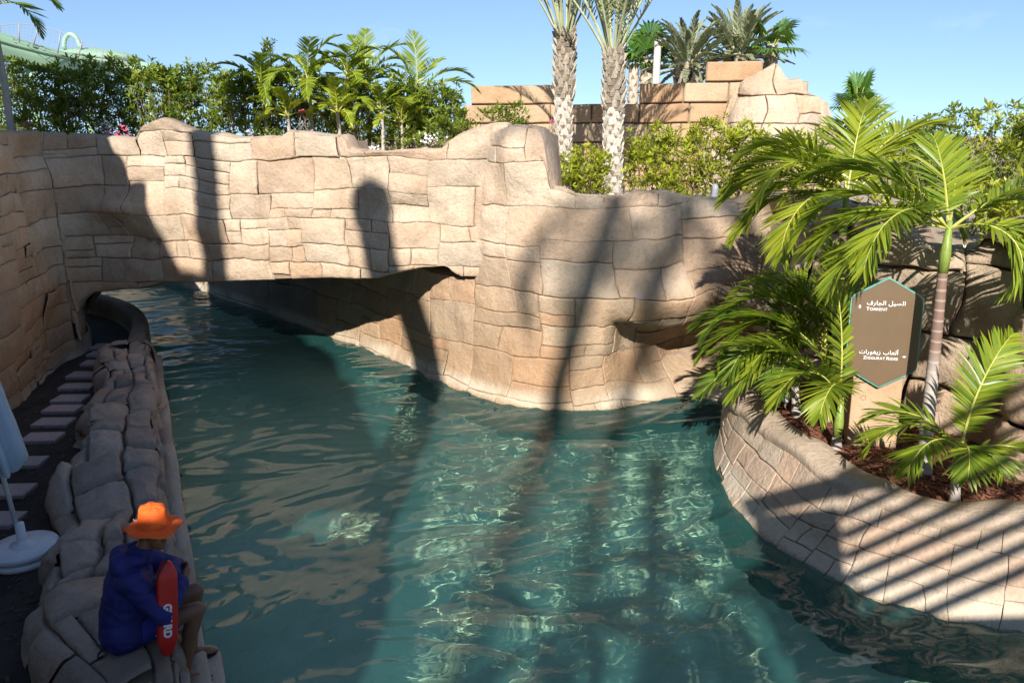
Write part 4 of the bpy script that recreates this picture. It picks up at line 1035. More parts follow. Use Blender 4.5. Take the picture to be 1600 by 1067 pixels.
planter_palm('palm with arching yellow green crown behind the sign', b2, crown.z - 0.57 - 0.35, (crown.x - b2.x, crown.y - b2.y), 0.06, 0.04,
             [(172, 1.3, 50, 110, 0.46, 0.3, 0.1), (195, 1.25, 30, 110, 0.44, 0.2, 0.2), (140, 1.2, 56, 80, 0.46, 0.3, 0), (80, 1.15, 62, 50, 0.46, 0.3, 0), (40, 1.3, 48, 60, 0.5, 0.3, 0), (15, 1.4, 38, 70, 0.5, 0.3, 0), (-20, 1.2, 20, 90, 0.46, 0.2, 0), (215, 1.3, 15, 110, 0.48, 0.2, 0.1), (60, 1.1, 72, 35, 0.46, 0.3, 0), (158, 1.3, 30, 85, 0.46, 0.3, 0.2), (180, 1.35, 62, 110, 0.46, 0.3, 0.1), (205, 1.4, 48, 120, 0.48, 0.3, 0.1), (110, 1.2, 45, 60, 0.48, 0.3, 0), (25, 1.4, 60, 70, 0.5, 0.3, 0), (185, 1.3, 12, 80, 0.46, 0.2, 0.1)], 2, mat='frond_lime')
b3 = on(1288, 655, 0.57)
planter_palm('palm with pale grey stem and fronds drooping over the water', b3, 0.52, (0.0, 0.05), 0.055, 0.042,
             [(168, 1.55, 62, 135, 0.55, 0.25, 0.25), (188, 1.5, 46, 125, 0.52, 0.2, 0.3), (155, 1.40, 76, 120, 0.52, 0.25, 0.2), (212, 1.3, 34, 95, 0.48, 0.2, 0.2), (120, 1.2, 72, 85, 0.48, 0.3, 0), (60, 1.1, 66, 70, 0.46, 0.3, 0), (176, 1.55, 32, 95, 0.52, 0.2, 0.2), (200, 1.4, 14, 80, 0.48, 0.2, 0.1)], 3, shaft=0.35)
b4 = on(1306, 700, 0.57)
planter_palm('palm with yellow green stem base and one upright frond before the sign', b4, 0.12, (0.0, 0.0), 0.05, 0.042,
             [(120, 1.55, 88, 26, 0.50, 0.2, 0.0), (165, 1.45, 56, 90, 0.50, 0.2, 0.3), (205, 1.15, 62, 130, 0.46, 0.2, 0.4), (235, 0.95, 60, 135, 0.42, 0.15, 0.2), (145, 1.45, 72, 95, 0.5, 0.2, 0.2)], 4, shaft=0.42)
b5 = on(1246, 650, 0.57)
planter_palm('shaded palm nearest the dark rock alcove', b5, 0.40, (-0.05, 0.05), 0.05, 0.04,
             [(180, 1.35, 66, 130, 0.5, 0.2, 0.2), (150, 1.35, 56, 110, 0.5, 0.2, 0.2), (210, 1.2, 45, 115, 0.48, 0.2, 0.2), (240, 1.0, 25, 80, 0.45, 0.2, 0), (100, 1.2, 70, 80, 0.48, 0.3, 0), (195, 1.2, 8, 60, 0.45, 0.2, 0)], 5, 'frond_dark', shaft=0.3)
b6 = on(1492, 790, 0.57)
planter_palm('young palm with leaning grey stem and one upright frond by big rock', b6, 0.34, (-0.02, 0.03), 0.042, 0.034,
             [(28, 1.18, 86, 70, 0.34, 0.15, 0.5), (185, 0.95, 52, 120, 0.40, 0.15, 0.2), (212, 0.85, 45, 115, 0.38, 0.1, 0.2), (250, 0.62, 48, 120, 0.34, 0.1, 0), (-30, 0.75, 35, 100, 0.36, 0.15, 0), (155, 0.85, 55, 105, 0.38, 0.2, 0), (-80, 0.5, 45, 110, 0.30, 0.1, 0)], 6, shaft=0.16)

# --- tall date palms behind the bend
M['boot'] = plain('leaf_base_grey', (0.60, 0.54, 0.45), 0.9, 0.25, 16, bump=0.4)
M['boot_dark'] = plain('leaf_base_fibre', (0.40, 0.34, 0.26), 0.95, 0.35, 22, bump=0.6)
M['trunk_dark'] = plain('palm_trunk_core', (0.16, 0.12, 0.085), 0.95, 0.3, 16)
def date_palm(label, base, top_z, r, seed, nf=26, fl=2.7, lean=0.0, boots=True, lbase=0.22, lwid=0.03, mat='frond_grey', group='tall date palms behind the river wall', smooth_from=0.0, n_leaf=34, rise=(28, 80), name='date_palm', bend=(20, 75)):
    rnd = random.Random(seed); t = thing(name, label, 'palm', base, group); h = top_z - base[2]
    ax = lambda z: Vector((lean * max(0, z / h) ** 1.3, 0, z))
    m = MB(); m.tube([ax(h * k / 8 - (0.3 if k == 0 else 0)) for k in range(9)], [r * 0.86] * 9, 12); m.build('trunk', M['trunk_dark'], t)
    if boots:
        lo, up_ = MB(), MB(); z, k = 0.0, 0
        step = r * 0.40 / 5
        while z < h:
            a = k * 2.39996; f = z / h; shag = f > 0.62
            wd = r * (0.80 if not shag else 0.55) * rnd.uniform(.8, 1.2); hh = r * (0.66 if not shag else 0.9) * rnd.uniform(.8, 1.2)
            d = Vector((math.cos(a), math.sin(a), 0)); s = Vector((-d.y, d.x, 0)); c = ax(z)
            rr = r * (0.86 + (0.10 if shag else 0.0)); out = r * (0.20 if not shag else 0.34) * rnd.uniform(.6, 1.3)
            jit = rnd.uniform(-.4, .4) if shag else rnd.uniform(-.1, .1)
            U_ = (Vector((0, 0, 1)) + s * jit).normalized()
            v = [c + d * rr * 0.95 - s * wd * 0.5, c + d * rr * 0.95 + s * wd * 0.5, c + d * (rr + out * 0.5) + s * wd * 0.46 + U_ * hh * 0.45, c + d * (rr + out * 0.5) - s * wd * 0.46 + U_ * hh * 0.45,
                 c + d * (rr + out) + s * wd * (0.26 if not shag else 0.14) + U_ * hh, c + d * (rr + out) - s * wd * (0.26 if not shag else 0.14) + U_ * hh, c + d * rr * 0.9 + U_ * hh * 0.92]
            (up_ if shag else lo).add(v, [(0, 1, 2, 3), (3, 2, 4, 5), (5, 4, 6), (1, 6, 4, 2), (0, 3, 5, 6)])
            z += step * rnd.uniform(.8, 1.2); k += 1
        o = lo.build('cut_leaf_bases', M['boot'], t, smooth=False); o['kind'] = 'stuff'
        o = up_.build('shaggy_leaf_bases', M['boot_dark'], t, smooth=False); o['kind'] = 'stuff'
    src = [frond_mesh(fl * rnd.uniform(.9, 1.1), R(e), R(rnd.uniform(*bend)), n_leaf, fl * 0.17, lwid, seed * 50 + i, 0.45, 0.15, lbase, 0.4, 0.022 * fl / 2.7, 50, 22, 0) for i, e in enumerate(np.linspace(rise[1], rise[0], 7))]
    objs = [None] * 7; c = ax(h)
    for i in range(nf):
        k = i * 7 // nf; az = i * 2.39996 + rnd.uniform(-.2, .2)
        loc = c + Vector((math.cos(az), math.sin(az), 0)) * r * 0.55 + Vector((0, 0, -0.15 + 0.2 * (1 - k / 7)))
        if objs[k] is None: objs[k] = add_frond(t, loc, az, src[k], [M[mat], M['rib_grey']])
        else: share(t, objs[k], loc, az, rnd.uniform(.88, 1.08))
    return t
c = at(880, 225, 15.0); date_palm('date palm with shaggy dark upper trunk rising behind the rock hump', (c.x, 15.0, 2.3), at(878, 52, 15.0).z, 0.178, 3, lean=0.0, rise=(60, 88), bend=(20, 60), lbase=0.24, fl=3.0)
c = at(957, 300, 14.0); date_palm('date palm with cut pale leaf bases, its foot behind the wall', (c.x, 14.0, 2.3), at(953, 78, 14.0).z, 0.178, 7, lean=-0.06, rise=(56, 88), bend=(20, 60), lbase=0.20, fl=3.0)

# --- palms beyond the block wall
def fan_palm(label, base, top_z, r, seed, n=14, fl=0.75, group='fan palms beyond the block wall', name='fan_palm'):
    rnd = random.Random(seed); t = thing(name, label, 'palm', base, group); h = top_z - base[2]
    m = MB(); m.tube([(0, 0, -0.2), (0.03, 0, h * 0.5), (0, 0, h)], [r * 1.15, r, r * 0.9], 10); m.build('trunk', M['boot_dark'], t)
    m = MB()
    for k in range(60):
        a = k * 2.4; z = h * (0.25 + 0.75 * k / 60); d = Vector((math.cos(a), math.sin(a), 0)); s = Vector((-d.y, d.x, 0))
        m.add([Vector((0, 0, z)) + d * r * .9 - s * r * .4, Vector((0, 0, z)) + d * r * .9 + s * r * .4, Vector((0, 0, z + r * .9)) + d * r * 1.5], [(0, 1, 2)])
    o = m.build('leaf_bases', M['boot_dark'], t, smooth=False); o['kind'] = 'stuff'
    for i in range(n):
        az = i * 2.4 + rnd.uniform(-.3, .3); el = R(rnd.uniform(-15, 80)); st = fl * rnd.uniform(.45, .8)
        m = MB(); d = Vector((math.cos(el), 0, math.sin(el))); p1 = d * st
        m.tube([(0, 0, 0), p1], 0.012, 5, 1)
        side = Vector((0, 1, 0)); R2 = fl * rnd.uniform(.8, 1.0)
        for j in range(19):
            q = R(-115 + 230 * j / 18); dd = (d * math.cos(q) + side * math.sin(q)).normalized(); w = d.cross(dd); wv = (d * -math.sin(q) + side * math.cos(q)) * R2 * 0.062
            l = R2 * (0.75 + 0.25 * math.cos(q)); tip = p1 + dd * l + Vector((0, 0, -0.22 * R2 * rnd.uniform(.5, 1.4)))
            mid = p1 + dd * l * 0.6
            m.add([p1, mid - wv, tip, mid + wv], [(0, 1, 2, 3)])
        add_frond(t, (0, 0, h - 0.05), az, m, [M['frond_fan'], M['rib']], 'fan_leaf')
    return t
Y = 24.0
for i, (px, py0, pyt, r, n, fl, lb) in enumerate(((1008, 155, 95, 0.20, 10, 0.85, 'fan palm standing close beside a bare pole-like trunk'), (1204, 110, 72, 0.19, 9, 0.75, 'slim fan palm rising just behind the rounded outcrop peak'), (1335, 200, 165, 0.2, 16, 0.75, 'fan palm beyond the low end of the outcrop'))):
    a, b_ = at(px, py0, Y), at(px, pyt, Y); fan_palm(lb, (a.x, Y, 2.4), b_.z, r, 30 + i, n, fl)
a, b_ = at(988, 155, Y), at(986, 100, Y); fan_palm('small fan palm with sparse low crown beyond the block wall', (a.x, Y, 2.4), b_.z, 0.16, 41, 7, 0.55)
def bare_trunk():
    a, b_ = at(1023, 150, 23.0), at(1023, 62, 23.0); t = thing('palm_stump', 'bare pale palm trunk without a crown beyond the block wall', 'palm', (a.x, 23.0, 2.4))
    ringed_trunk(t, [(0, 0, -0.2), (0.02, 0, b_.z - 2.4)], 0.13, 0.10, M['boot'], 0.12, 1.2)
bare_trunk()
for i, (px, py, Yd, fl, lb) in enumerate(((1075, 100, 23.5, 1.3, 'greyish date palm with full crown above the stepped blocks'), (1152, 88, 24.5, 1.6, 'largest greyish date palm above the stepped blocks, beside the slim fan palm'))):
    a = at(px, py, Yd); date_palm(lb, (a.x, Yd, 2.4), a.z, 0.34, 60 + i, nf=64, fl=fl, group='date palms beyond the block wall', n_leaf=46, rise=(-12, 82), bend=(20, 60), lwid=0.05, lbase=0.12, mat='frond_silver')

# --- shrubs
def shrub(label, base, w, d, h, n, ll, mat, seed, group, name='shrub', spread=1.0, tall=0.0, stems=7, lowgap=0.25):
    rnd = random.Random(seed); t = thing(name, label, 'shrub', base, group); m = MB(); sm_ = MB()
    tips = []
    for k in range(n):
        a = rnd.uniform(0, 6.283); q = math.sqrt(rnd.random()); z = lowgap + (1 - lowgap) * rnd.random() ** 0.75
        bulge = 1.0 - 0.35 * max(0, z - 0.6) / 0.4
        p = Vector((math.cos(a) * q * w / 2 * bulge, math.sin(a) * q * d / 2 * bulge, h * z * (1 - 0.12 * q * rnd.random())))
        p += Vector((pn([[p.x + seed, p.y, p.z]], 1.9)[0], 0, pn([[p.x, p.z + seed, p.y]], 2.3)[0])) * 0.35
        tips.append(p)
        axis = Vector((rnd.gauss(0, .45), rnd.gauss(0, .45), 1)).normalized(); x = axis.cross(Vector((1, 0.3, 0))).normalized(); y = axis.cross(x)
        a0 = rnd.uniform(0, 6.28); nl = rnd.randint(5, 7)
        for j in range(nl):
            aa = a0 + 6.283 * j / nl; e = rnd.uniform(0.15, 0.95); l = ll * rnd.uniform(.7, 1.2)
            dd = (x * math.cos(aa) + y * math.sin(aa)) * math.cos(e) + axis * math.sin(e); wv = axis.cross(dd).normalized() * l * 0.17
            b0 = p + axis * rnd.uniform(-.04, .04); mid = b0 + dd * l * 0.5 + axis * l * 0.05
            m.add([b0, mid - wv, b0 + dd * l, mid + wv], [(0, 1, 2, 3)])
    fo = m.build('foliage', mat, t, smooth=False)
    for k in range(stems):
        q = rnd.choice(tips); b0 = Vector((rnd.uniform(-.35, .35) * w, rnd.uniform(-.3, .3) * d, -0.1)); mid = b0.lerp(q, .5) + Vector((rnd.uniform(-.08, .08), 0, 0))
        sm_.tube([b0, mid, q], [0.014, 0.010, 0.004], 5)
    for k in range(int(n * 0.12)):
        q = rnd.choice(tips); b0 = Vector((q.x * 0.7, q.y * 0.7, q.z * rnd.uniform(.3, .6))); sm_.tube([b0, q], [0.006, 0.003], 4, cap=False)
    o = sm_.build('stems', M['stem'], t); o['kind'] = 'stuff'
    return t
rnd = random.Random(77)
hedge_lb = ['beside the leaning palm trunk', 'over the red blossom', 'near the pale pink blossoms', 'behind the wall knob', 'thinning over the trunk shadow', 'next to the bushy small palm', 'with a bare gap below', 'between two small palms', 'behind the yellowing palm', 'crowding the tall curved palm', 'above the square wall step', 'at the white blossom patch']
xs = np.linspace(15, 690, 12)
for i, px in enumerate(xs):
    Yd = 13.6 + rnd.uniform(-.3, .5); topy = np.interp(px, (0, 60, 160, 300, 400, 560, 700), (108, 95, 95, 98, 108, 118, 140)) + rnd.uniform(-4, 6)
    a, b_ = at(px, 225, Yd), at(px, topy, Yd)
    shrub('dark green hedge shrub ' + hedge_lb[i], (a.x, Yd, 3.30), 1.15, 0.9, b_.z - 3.30, 430, 0.115, M['leaf_dark'] if i % 3 == 1 else M['leaf_mid'], 200 + i, 'hedge shrubs on top of the bridge', 'hedge_shrub', lowgap=0.10)
a, b_ = at(418, 180, 13.9), at(418, 62, 13.9); shrub('thin shoot standing above the hedge top', (a.x, 13.9, 3.3), 0.30, 0.3, b_.z - 3.3, 60, 0.10, M['leaf_dark'], 290, 'hedge shrubs on top of the bridge', 'tall_shoot', lowgap=0.6, stems=3)
lime = (('yellow green shrub beside the rock hump', 872, 245, 12.6, 0.8), ('yellow green shrub between the two date palm trunks', 918, 232, 12.6, 0.8), ('lime shrub behind the paler date palm foot', 1010, 205, 12.4, 0.9), ('lime shrub with reddish stems', 1050, 195, 12.2, 1.0),
        ('tallest lime shrub before the rounded outcrop', 1100, 190, 12.0, 1.0), ('lime shrub behind the white marker post', 1150, 198, 11.8, 1.0), ('lime shrub at the arching palm tips', 1200, 205, 11.6, 1.0), ('lime shrub behind the yellow green palm crown', 1260, 200, 11.5, 1.1))
for i, (lb, px, py, Yd, w) in enumerate(lime):
    a, b_ = at(px, 290, Yd), at(px, py, Yd); shrub(lb, (a.x, Yd, 2.42), w, 0.9, b_.z - 2.42, 270, 0.105, M['leaf_lime'], 300 + i, 'yellow green shrubs along the river wall', 'lime_shrub', lowgap=0.12)
right = (('leafy shrub behind the tall planter palm', 1400, 205, 10.6, 1.2), ('leafy shrub with open twiggy top', 1470, 175, 10.2, 1.1), ('tallest leafy shrub over the rough rocks', 1550, 165, 9.6, 1.1), ('leafy shrub on the rough rock wall end', 1610, 170, 9.2, 1.1), ('low leafy shrub spilling on the rough rocks', 1590, 280, 8.6, 0.9))
for i, (lb, px, py, Yd, w) in enumerate(right):
    a, b_ = at(px, 330, Yd), at(px, py, Yd); shrub(lb, (a.x, Yd, 2.42), w, 1.0, b_.z - 2.42, 300, 0.095, M['leaf_mid'] if i % 2 else M['leaf_lime'], 330 + i, 'leafy shrubs above the rough rock wall', 'leafy_shrub', lowgap=0.15)
for i, (lb, px, py, Yd, w) in enumerate((('sprawling leafy branch before the block wall', 790, 160, 12.9, 1.0), ('low leafy shrub with white flowers by the hump', 700, 185, 12.7, 0.9), ('dark leafy shrub under the curved palm', 640, 170, 13.0, 1.0))):
    a, b_ = at(px, 230, Yd), at(px, py, Yd); shrub(lb, (a.x, Yd, 3.0), w, 0.7, b_.z - 3.0, 170, 0.11, M['leaf_mid'], 350 + i, 'leafy shrubs by the rock hump', 'leafy_shrub', lowgap=0.1)

def blossom(label, px, py, Yd, mat, seed, n=40, r=0.10):
    c = at(px, py, Yd); rnd = random.Random(seed); t = thing('blossom_spray', label, 'flowers', (c.x, c.y, c.z - 0.25), 'flowering sprays on the wall tops')
    m = MB()
    for k in range(n):
        p = Vector((rnd.gauss(0, r), rnd.gauss(0, r * .6), 0.25 + rnd.gauss(0, r * .45))); a = rnd.uniform(0, 6.28)
        x = Vector((math.cos(a), math.sin(a), rnd.uniform(-.5, .5))) * 0.022; y = Vector((-math.sin(a), rnd.uniform(-.5, .5), math.cos(a))) * 0.022
        m.add([p - x, p - y, p + x, p + y], [(0, 1, 2, 3)])
    o = m.build('petals', mat, t, smooth=False); o['kind'] = 'stuff'
    m = MB()
    for k in range(6): m.tube([(rnd.uniform(-.1, .1), 0.05, -0.05), (rnd.gauss(0, .05), 0, 0.12), (rnd.gauss(0, r), 0, 0.25)], [0.006, 0.005, 0.003], 4, cap=False)
    m.build('stems', M['stem'], t)
for i, (lb, px, py, Yd, mt, n, r) in enumerate((('single red pink blossom by the leaning palm', 42, 192, 12.7, 'pink', 14, 0.03), ('pink blossoms spilling over the wall near the knob', 185, 210, 12.6, 'pink', 46, 0.13), ('pink blossom on a thin twig before the small palms', 473, 174, 13.0, 'pink', 14, 0.035),
                                             ('white blossoms beside the pink ones', 165, 197, 12.8, 'whitef', 30, 0.10), ('white blossom patch near the rock hump', 672, 218, 12.3, 'whitef', 50, 0.11), ('white blossom tuft above the square wall step', 586, 232, 12.4, 'whitef', 22, 0.05), ('pale blue white blossom tuft on the hedge foot', 390, 207, 12.7, 'whitef', 16, 0.04), ('tiny red blossom beside the shaggy date palm', 862, 190, 14.0, 'pink', 10, 0.03))):
    blossom(lb, px, py, Yd, M[mt], 400 + i, n, r)

# --- small feather palms in the hedge, and the palm at the picture's corner
def hedge_palm(label, px, pyb, pyc, Yd, fl, seed, n=11, mat='frond', group='small palms in the hedge', r=0.035, zb=3.2, rise=(10, 80), name='palm', fronds=None):
    rnd = random.Random(seed); a, c = at(px, pyb, Yd), at(px, pyc, Yd)
    t = thing(name, label, 'palm', (a.x, Yd, zb), group); h = c.z - zb
    ringed_trunk(t, [(0, 0, -0.1), (0.02, 0, h * .5), (0, 0, h)], r, r * .8, M['trunk_pale'], 0.06, 1.3)
    for i in range(n):
        if fronds: az, el, dr, L = fronds[i]; az = R(az)
        else: az = i * 2.4 + rnd.uniform(-.3, .3); el = rise[0] + (rise[1] - rise[0]) * (1 - i / n); dr = rnd.uniform(60, 110); L = fl * rnd.uniform(.8, 1.1)
        m = frond_mesh(L, R(el), R(dr), int(30), L * 0.27, 0.030, seed * 70 + i, 0.3, 0.25, 0.18, 0.4, 0.011, 62, 26, 0)
        add_frond(t, (0, 0, h - 0.02), az, m, [M[mat], M['rib']])
    return t
hedge_palm('small bushy palm in the middle of the hedge', 415, 210, 135, 13.2, 0.80, 51)
hedge_palm('small palm with ragged crown just beside the bushy one', 487, 210, 128, 13.3, 0.95, 52)
hedge_palm('yellowing small palm near the hedge end', 548, 215, 118, 13.6, 0.85, 53)
hedge_palm('tall curved palm with drooping tips at the hedge end', 655, 215, 155, 14.2, 1.25, 54, 9, fronds=[(100, 84, 40, 1.3), (20, 62, 95, 1.2), (0, 45, 90, 1.2), (170, 80, 55, 1.1), (-30, 30, 80, 1.0), (200, 55, 90, 1.0), (60, 70, 70, 1.2), (250, 40, 90, 0.9), (140, 60, 80, 1.1)])
hedge_palm('slender palm with wind blown tip behind the hedge', 575, 200, 130, 14.4, 1.15, 55, 8, fronds=[(95, 84, 55, 1.15), (10, 72, 85, 1.2), (170, 70, 60, 1.0), (40, 60, 90, 1.1), (-20, 45, 85, 1.0), (200, 50, 70, 0.9), (120, 75, 50, 1.1), (300, 40, 70, 0.8)])
hedge_palm('low spiky palm in front of the hedge end', 598, 235, 170, 12.9, 0.65, 56, 10)
hedge_palm('young palm low between the bushy and ragged small palms', 452, 225, 180, 12.9, 0.70, 58, 10, 'frond_lime')
hedge_palm('young yellow green palm by the square wall step', 530, 228, 175, 12.8, 0.75, 59, 11, 'frond_lime')
hedge_palm('young palm spreading at the foot of the curved palm', 628, 235, 190, 12.9, 0.75, 60, 10, 'frond_lime')
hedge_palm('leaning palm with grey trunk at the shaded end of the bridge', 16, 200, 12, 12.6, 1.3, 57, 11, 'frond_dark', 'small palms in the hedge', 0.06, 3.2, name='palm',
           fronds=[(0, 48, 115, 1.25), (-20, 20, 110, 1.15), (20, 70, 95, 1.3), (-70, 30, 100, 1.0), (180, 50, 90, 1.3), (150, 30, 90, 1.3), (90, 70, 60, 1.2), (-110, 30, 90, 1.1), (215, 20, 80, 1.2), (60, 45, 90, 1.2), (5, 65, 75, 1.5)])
# ------------------------------------------------------------------ stepped block wall and its rock outcrop
def block_wall():
    t = thing('block_wall', 'stepped wall of large tan blocks behind the date palms', 'block wall', (2.0, 17.6, 2.4))
    A, B = Vector((-1.6, 18.6, 0)), Vector((6.2, 16.9, 0)); D = (B - A); L = D.length; D.normalize(); N = Vector((D.y, -D.x, 0)); rz = math.atan2(D.y, D.x)
    def s_of(px):
        best = min(np.linspace(0, L, 400), key=lambda s: abs(px_of((A + D * s).x, (A + D * s).y, 4.2)[0] - px)); return best
    prof = [(715, 190), (726, 131), (786, 131), (787, 147), (842, 147), (843, 146), (895, 148), (903, 163), (975, 163), (976, 158), (1008, 157), (1009, 133), (1072, 131), (1073, 104), (1185, 103), (1230, 128), (1275, 125), (1277, 150), (1320, 190)]
    S = [s_of(p) for p, _ in prof]; Z = [at(p, q, (A + D * s).y).z for (p, q), s in zip(prof, S)]
    top = lambda s: float(np.interp(s, S, Z))
    rnd = random.Random(6); ch = 0.42; z = 2.18; row = 0; m = MB()
    while z < 5.4:
        s = -rnd.uniform(0, 1.0)
        while s < L:
            w = rnd.uniform(0.70, 1.20); a, b = max(s, 0), min(s + w, L); s += w
            if b - a < 0.2: continue
            mid = (a + b) / 2; tz = top(mid)
            if z + ch * 0.3 > tz: continue
            h = ch
            c = A + D * mid; v, f = [], []
            nx, nz = 8, 5; e = 0.012
            us = [0, e, 2 * e] + list(np.linspace(3.2 * e, b - a - 3.2 * e, nx)) + [b - a - 2 * e, b - a - e, b - a]; zs = [0, e, 2 * e] + list(np.linspace(3.2 * e, h - 3.2 * e, nz)) + [h - 2 * e, h - e, h]
            dp = rnd.gauss(0, .012)
            for j, zz in enumerate(zs):
                for i, uu in enumerate(us):
                    dd = min(uu, b - a - uu, zz, h - zz); o = -0.05 if dd <= 1e-6 else (0.008 if dd < e * 1.2 else 0.018)
                    g = 0.012; u2 = a + g + (uu / (b - a)) * (b - a - 2 * g); z2 = z + g + zz / h * (h - 2 * g)
                    p = A + D * u2 + Vector((0, 0, z2)); n_ = pn([[p.x, p.y, p.z]], 3.0)[0] * 0.03 + pn([[p.x, p.y, p.z]], 9.0)[0] * 0.014
                    p = p + N * (o + dp + n_) + Vector((0, 0, (0.03 * pn([[p.x, p.y, 0]], 2.0)[0]))); v.append(p)
            f = grid_faces(len(us), len(zs)); nn = len(us)
            k0 = len(v); last = v[-nn:]
            for q in last: v.append(q - N * 0.55)
            f += [(k0 - nn + i, k0 - nn + i + 1, k0 + i + 1, k0 + i) for i in range(nn - 1)]
            k1 = len(v)                                   # ends
            for side in (0, nn - 1):
                for j in range(len(zs)): v.append(v[j * nn + side] - N * 0.5)
                bq = len(v) - len(zs)
                f += [(j * nn + side, (j + 1) * nn + side, bq + j + 1, bq + j) if side else (bq + j, bq + j + 1, (j + 1) * nn + side, j * nn + side) for j in range(len(zs) - 1)]
            mesh_obj('brick', v, f, M['brick'], t, world=True)
            cc = A + D * mid - N * 0.31; m.box((cc.x, cc.y, z + h / 2 - 0.01), (b - a - 0.06 + 0.06, 0.5, h), rz)
        z += ch; row += 1
    m.build('core', M['brick_joint'], t, smooth=False, world=True)
block_wall()
outcrop = thing('rock_outcrop', 'smooth rounded tan rock outcrop at the end of the block wall', 'rock', (5.3, 16.5, 2.4))
pl_o = Plan([(4.1, 17.3), (4.55, 16.55), (5.3, 16.15), (6.3, 16.2), (7.1, 16.7), (7.4, 17.6)])
zt_o = pl_o.line([(1120, 195), (1128, 150), (1140, 133), (1160, 120), (1190, 108), (1215, 97), (1228, 105), (1240, 124), (1262, 122), (1272, 128), (1279, 143), (1300, 150), (1312, 160), (1318, 200)])
stone_wall(outcrop, pl_o, const(2.3), zt_o, lambda u, z: -0.22 * np.maximum(z - 3.2, 0) ** 1.2 + 0.10 * np.sin(u * 2 + z), (0.4, 0.8), (0.6, 1.3), M['rock'], 71, rough=1.8, throw=0.03, wave=0.10, split=0.3, pillow=0.02, edge=0.014, back=0.03, top_depth=0.9, lean=0.3)

# ------------------------------------------------------------------ green water slide with its net, far behind the hedge
M['slide'] = plain('slide_green', (0.30, 0.47, 0.31), 0.5, 0.06, 2)
M['wire'] = plain('wire_grey', (0.30, 0.31, 0.32), 0.5, 0.1)
def slide():
    Y = 30.0
    t = thing('water_slide', 'pale green water slide trough sweeping down behind the hedge', 'water slide', (at(60, 100, Y).x, Y, 2.4))
    def trough(name, pts, r, flip=1, depth=1.0):
        m = MB(); n = 11; base = 0
        for i, (px, py, yd) in enumerate(pts):
            c = at(px, py, yd)
            for k in range(n):
                a = math.pi * (0.0 + 1.0 * k / (n - 1)); m.v.append((c.x + 0.25 * r * math.cos(a), c.y + r * math.cos(a), c.z - r * depth * math.sin(a)))
        for i in range(len(pts) - 1):
            for k in range(n - 1): m.f.append((i * n + k, (i + 1) * n + k, (i + 1) * n + k + 1, i * n + k + 1)); m.m.append(0)
        o = m.build(name, M['slide'], t, world=True); s = o.modifiers.new('s', 'SOLIDIFY'); s.thickness = 0.10
        m = MB()
        for sg in (1, -1): m.tube([at(px, py, yd) + Vector((0.25 * r * sg, r * sg, 0.02)) for px, py, yd in pts], 0.06, 6)
        m.build('rail', M['slide'], t, world=True)
    trough('trough', [(-120, 20, 27), (-60, 40, 28), (0, 60, 29), (50, 75, 30), (100, 88, 31), (150, 99, 32)], 0.75)
    trough('upper_trough', [(85, 86, 33), (110, 84, 33.5), (150, 88, 34), (190, 94, 34.5), (240, 108, 35), (300, 125, 35.5)], 0.9, depth=0.7)
    m = MB(); c = at(113, 76, 34); m.tube([(c.x + 0.33 * math.cos(a), c.y, c.z + 0.55 * math.sin(a)) for a in np.linspace(0, 3.2, 14)], 0.09, 8); m.build('entry_hoop', M['slide'], t, world=True)
    c = at(145, 92, 35.5); m = MB(); m.lathe([(0.0, 0.42), (0.5, 0.40), (1.4, 0.26), (2.0, 0.04), (2.1, -0.06), (0.0, -0.06)], (c.x, c.y, c.z), 32); m.build('canopy', M['slide'], t, world=True)
    for px, py, yd in ((45, 95, 30), (130, 108, 32), (-10, 80, 29), (230, 120, 35)):
        c = at(px, py, yd); m = MB(); m.tube([(c.x, c.y, 2.3), (c.x, c.y, c.z - 0.1)], 0.16, 10); m.build('support', M['slide'], t, world=True)
    nt = thing('safety_net', 'grey wire net stretched over posts above the slide', 'net', (at(60, 80, 29.5).x, 29.5, 2.4))
    top = [(-20, 46), (0, 40), (30, 37), (60, 40), (95, 50), (128, 65), (160, 79), (200, 92)]; low = [(-20, 70), (0, 64), (30, 66), (52, 72), (90, 84), (122, 92), (160, 98), (205, 102)]
    for i in range(1, 7):
        m = MB(); m.tube([at(*low[i], 29.5), at(*top[i], 29.5)], 0.022, 6); m.build('post', M['wire'], nt, world=True)
    m = MB()
    for q in np.linspace(0, 1, 7):
        m.tube([at(a[0] + (b[0] - a[0]) * q, a[1] + (b[1] - a[1]) * q, 29.5) for a, b in zip(low, top)], 0.006 if 0 < q < 1 else 0.012, 4, cap=False)
    for q in np.linspace(0, 1, 34):
        x = q * 6.99; i = int(x); f = x - i; a0 = [low[i][k] * (1 - f) + low[i + 1][k] * f for k in (0, 1)]; a1 = [top[i][k] * (1 - f) + top[i + 1][k] * f for k in (0, 1)]
        m.tube([at(*a0, 29.5), at(*a1, 29.5)], 0.005, 4, cap=False)
    o = m.build('mesh_wires', M['wire'], nt, world=True); o['kind'] = 'stuff'
slide()
def marker():
    c = at(1117, 300, 11.3); m = MB(); m.lathe([(0.05, -0.4), (0.05, 0.12), (0.045, 0.17), (0.025, 0.20), (0.0, 0.205)], (0, 0, 0), 14)
    o = m.build('marker_post', M['white_plastic']); o.location = (c.x, c.y, 2.72); tag(o, 'small rounded white post among the lime shrubs', 'post')
marker()
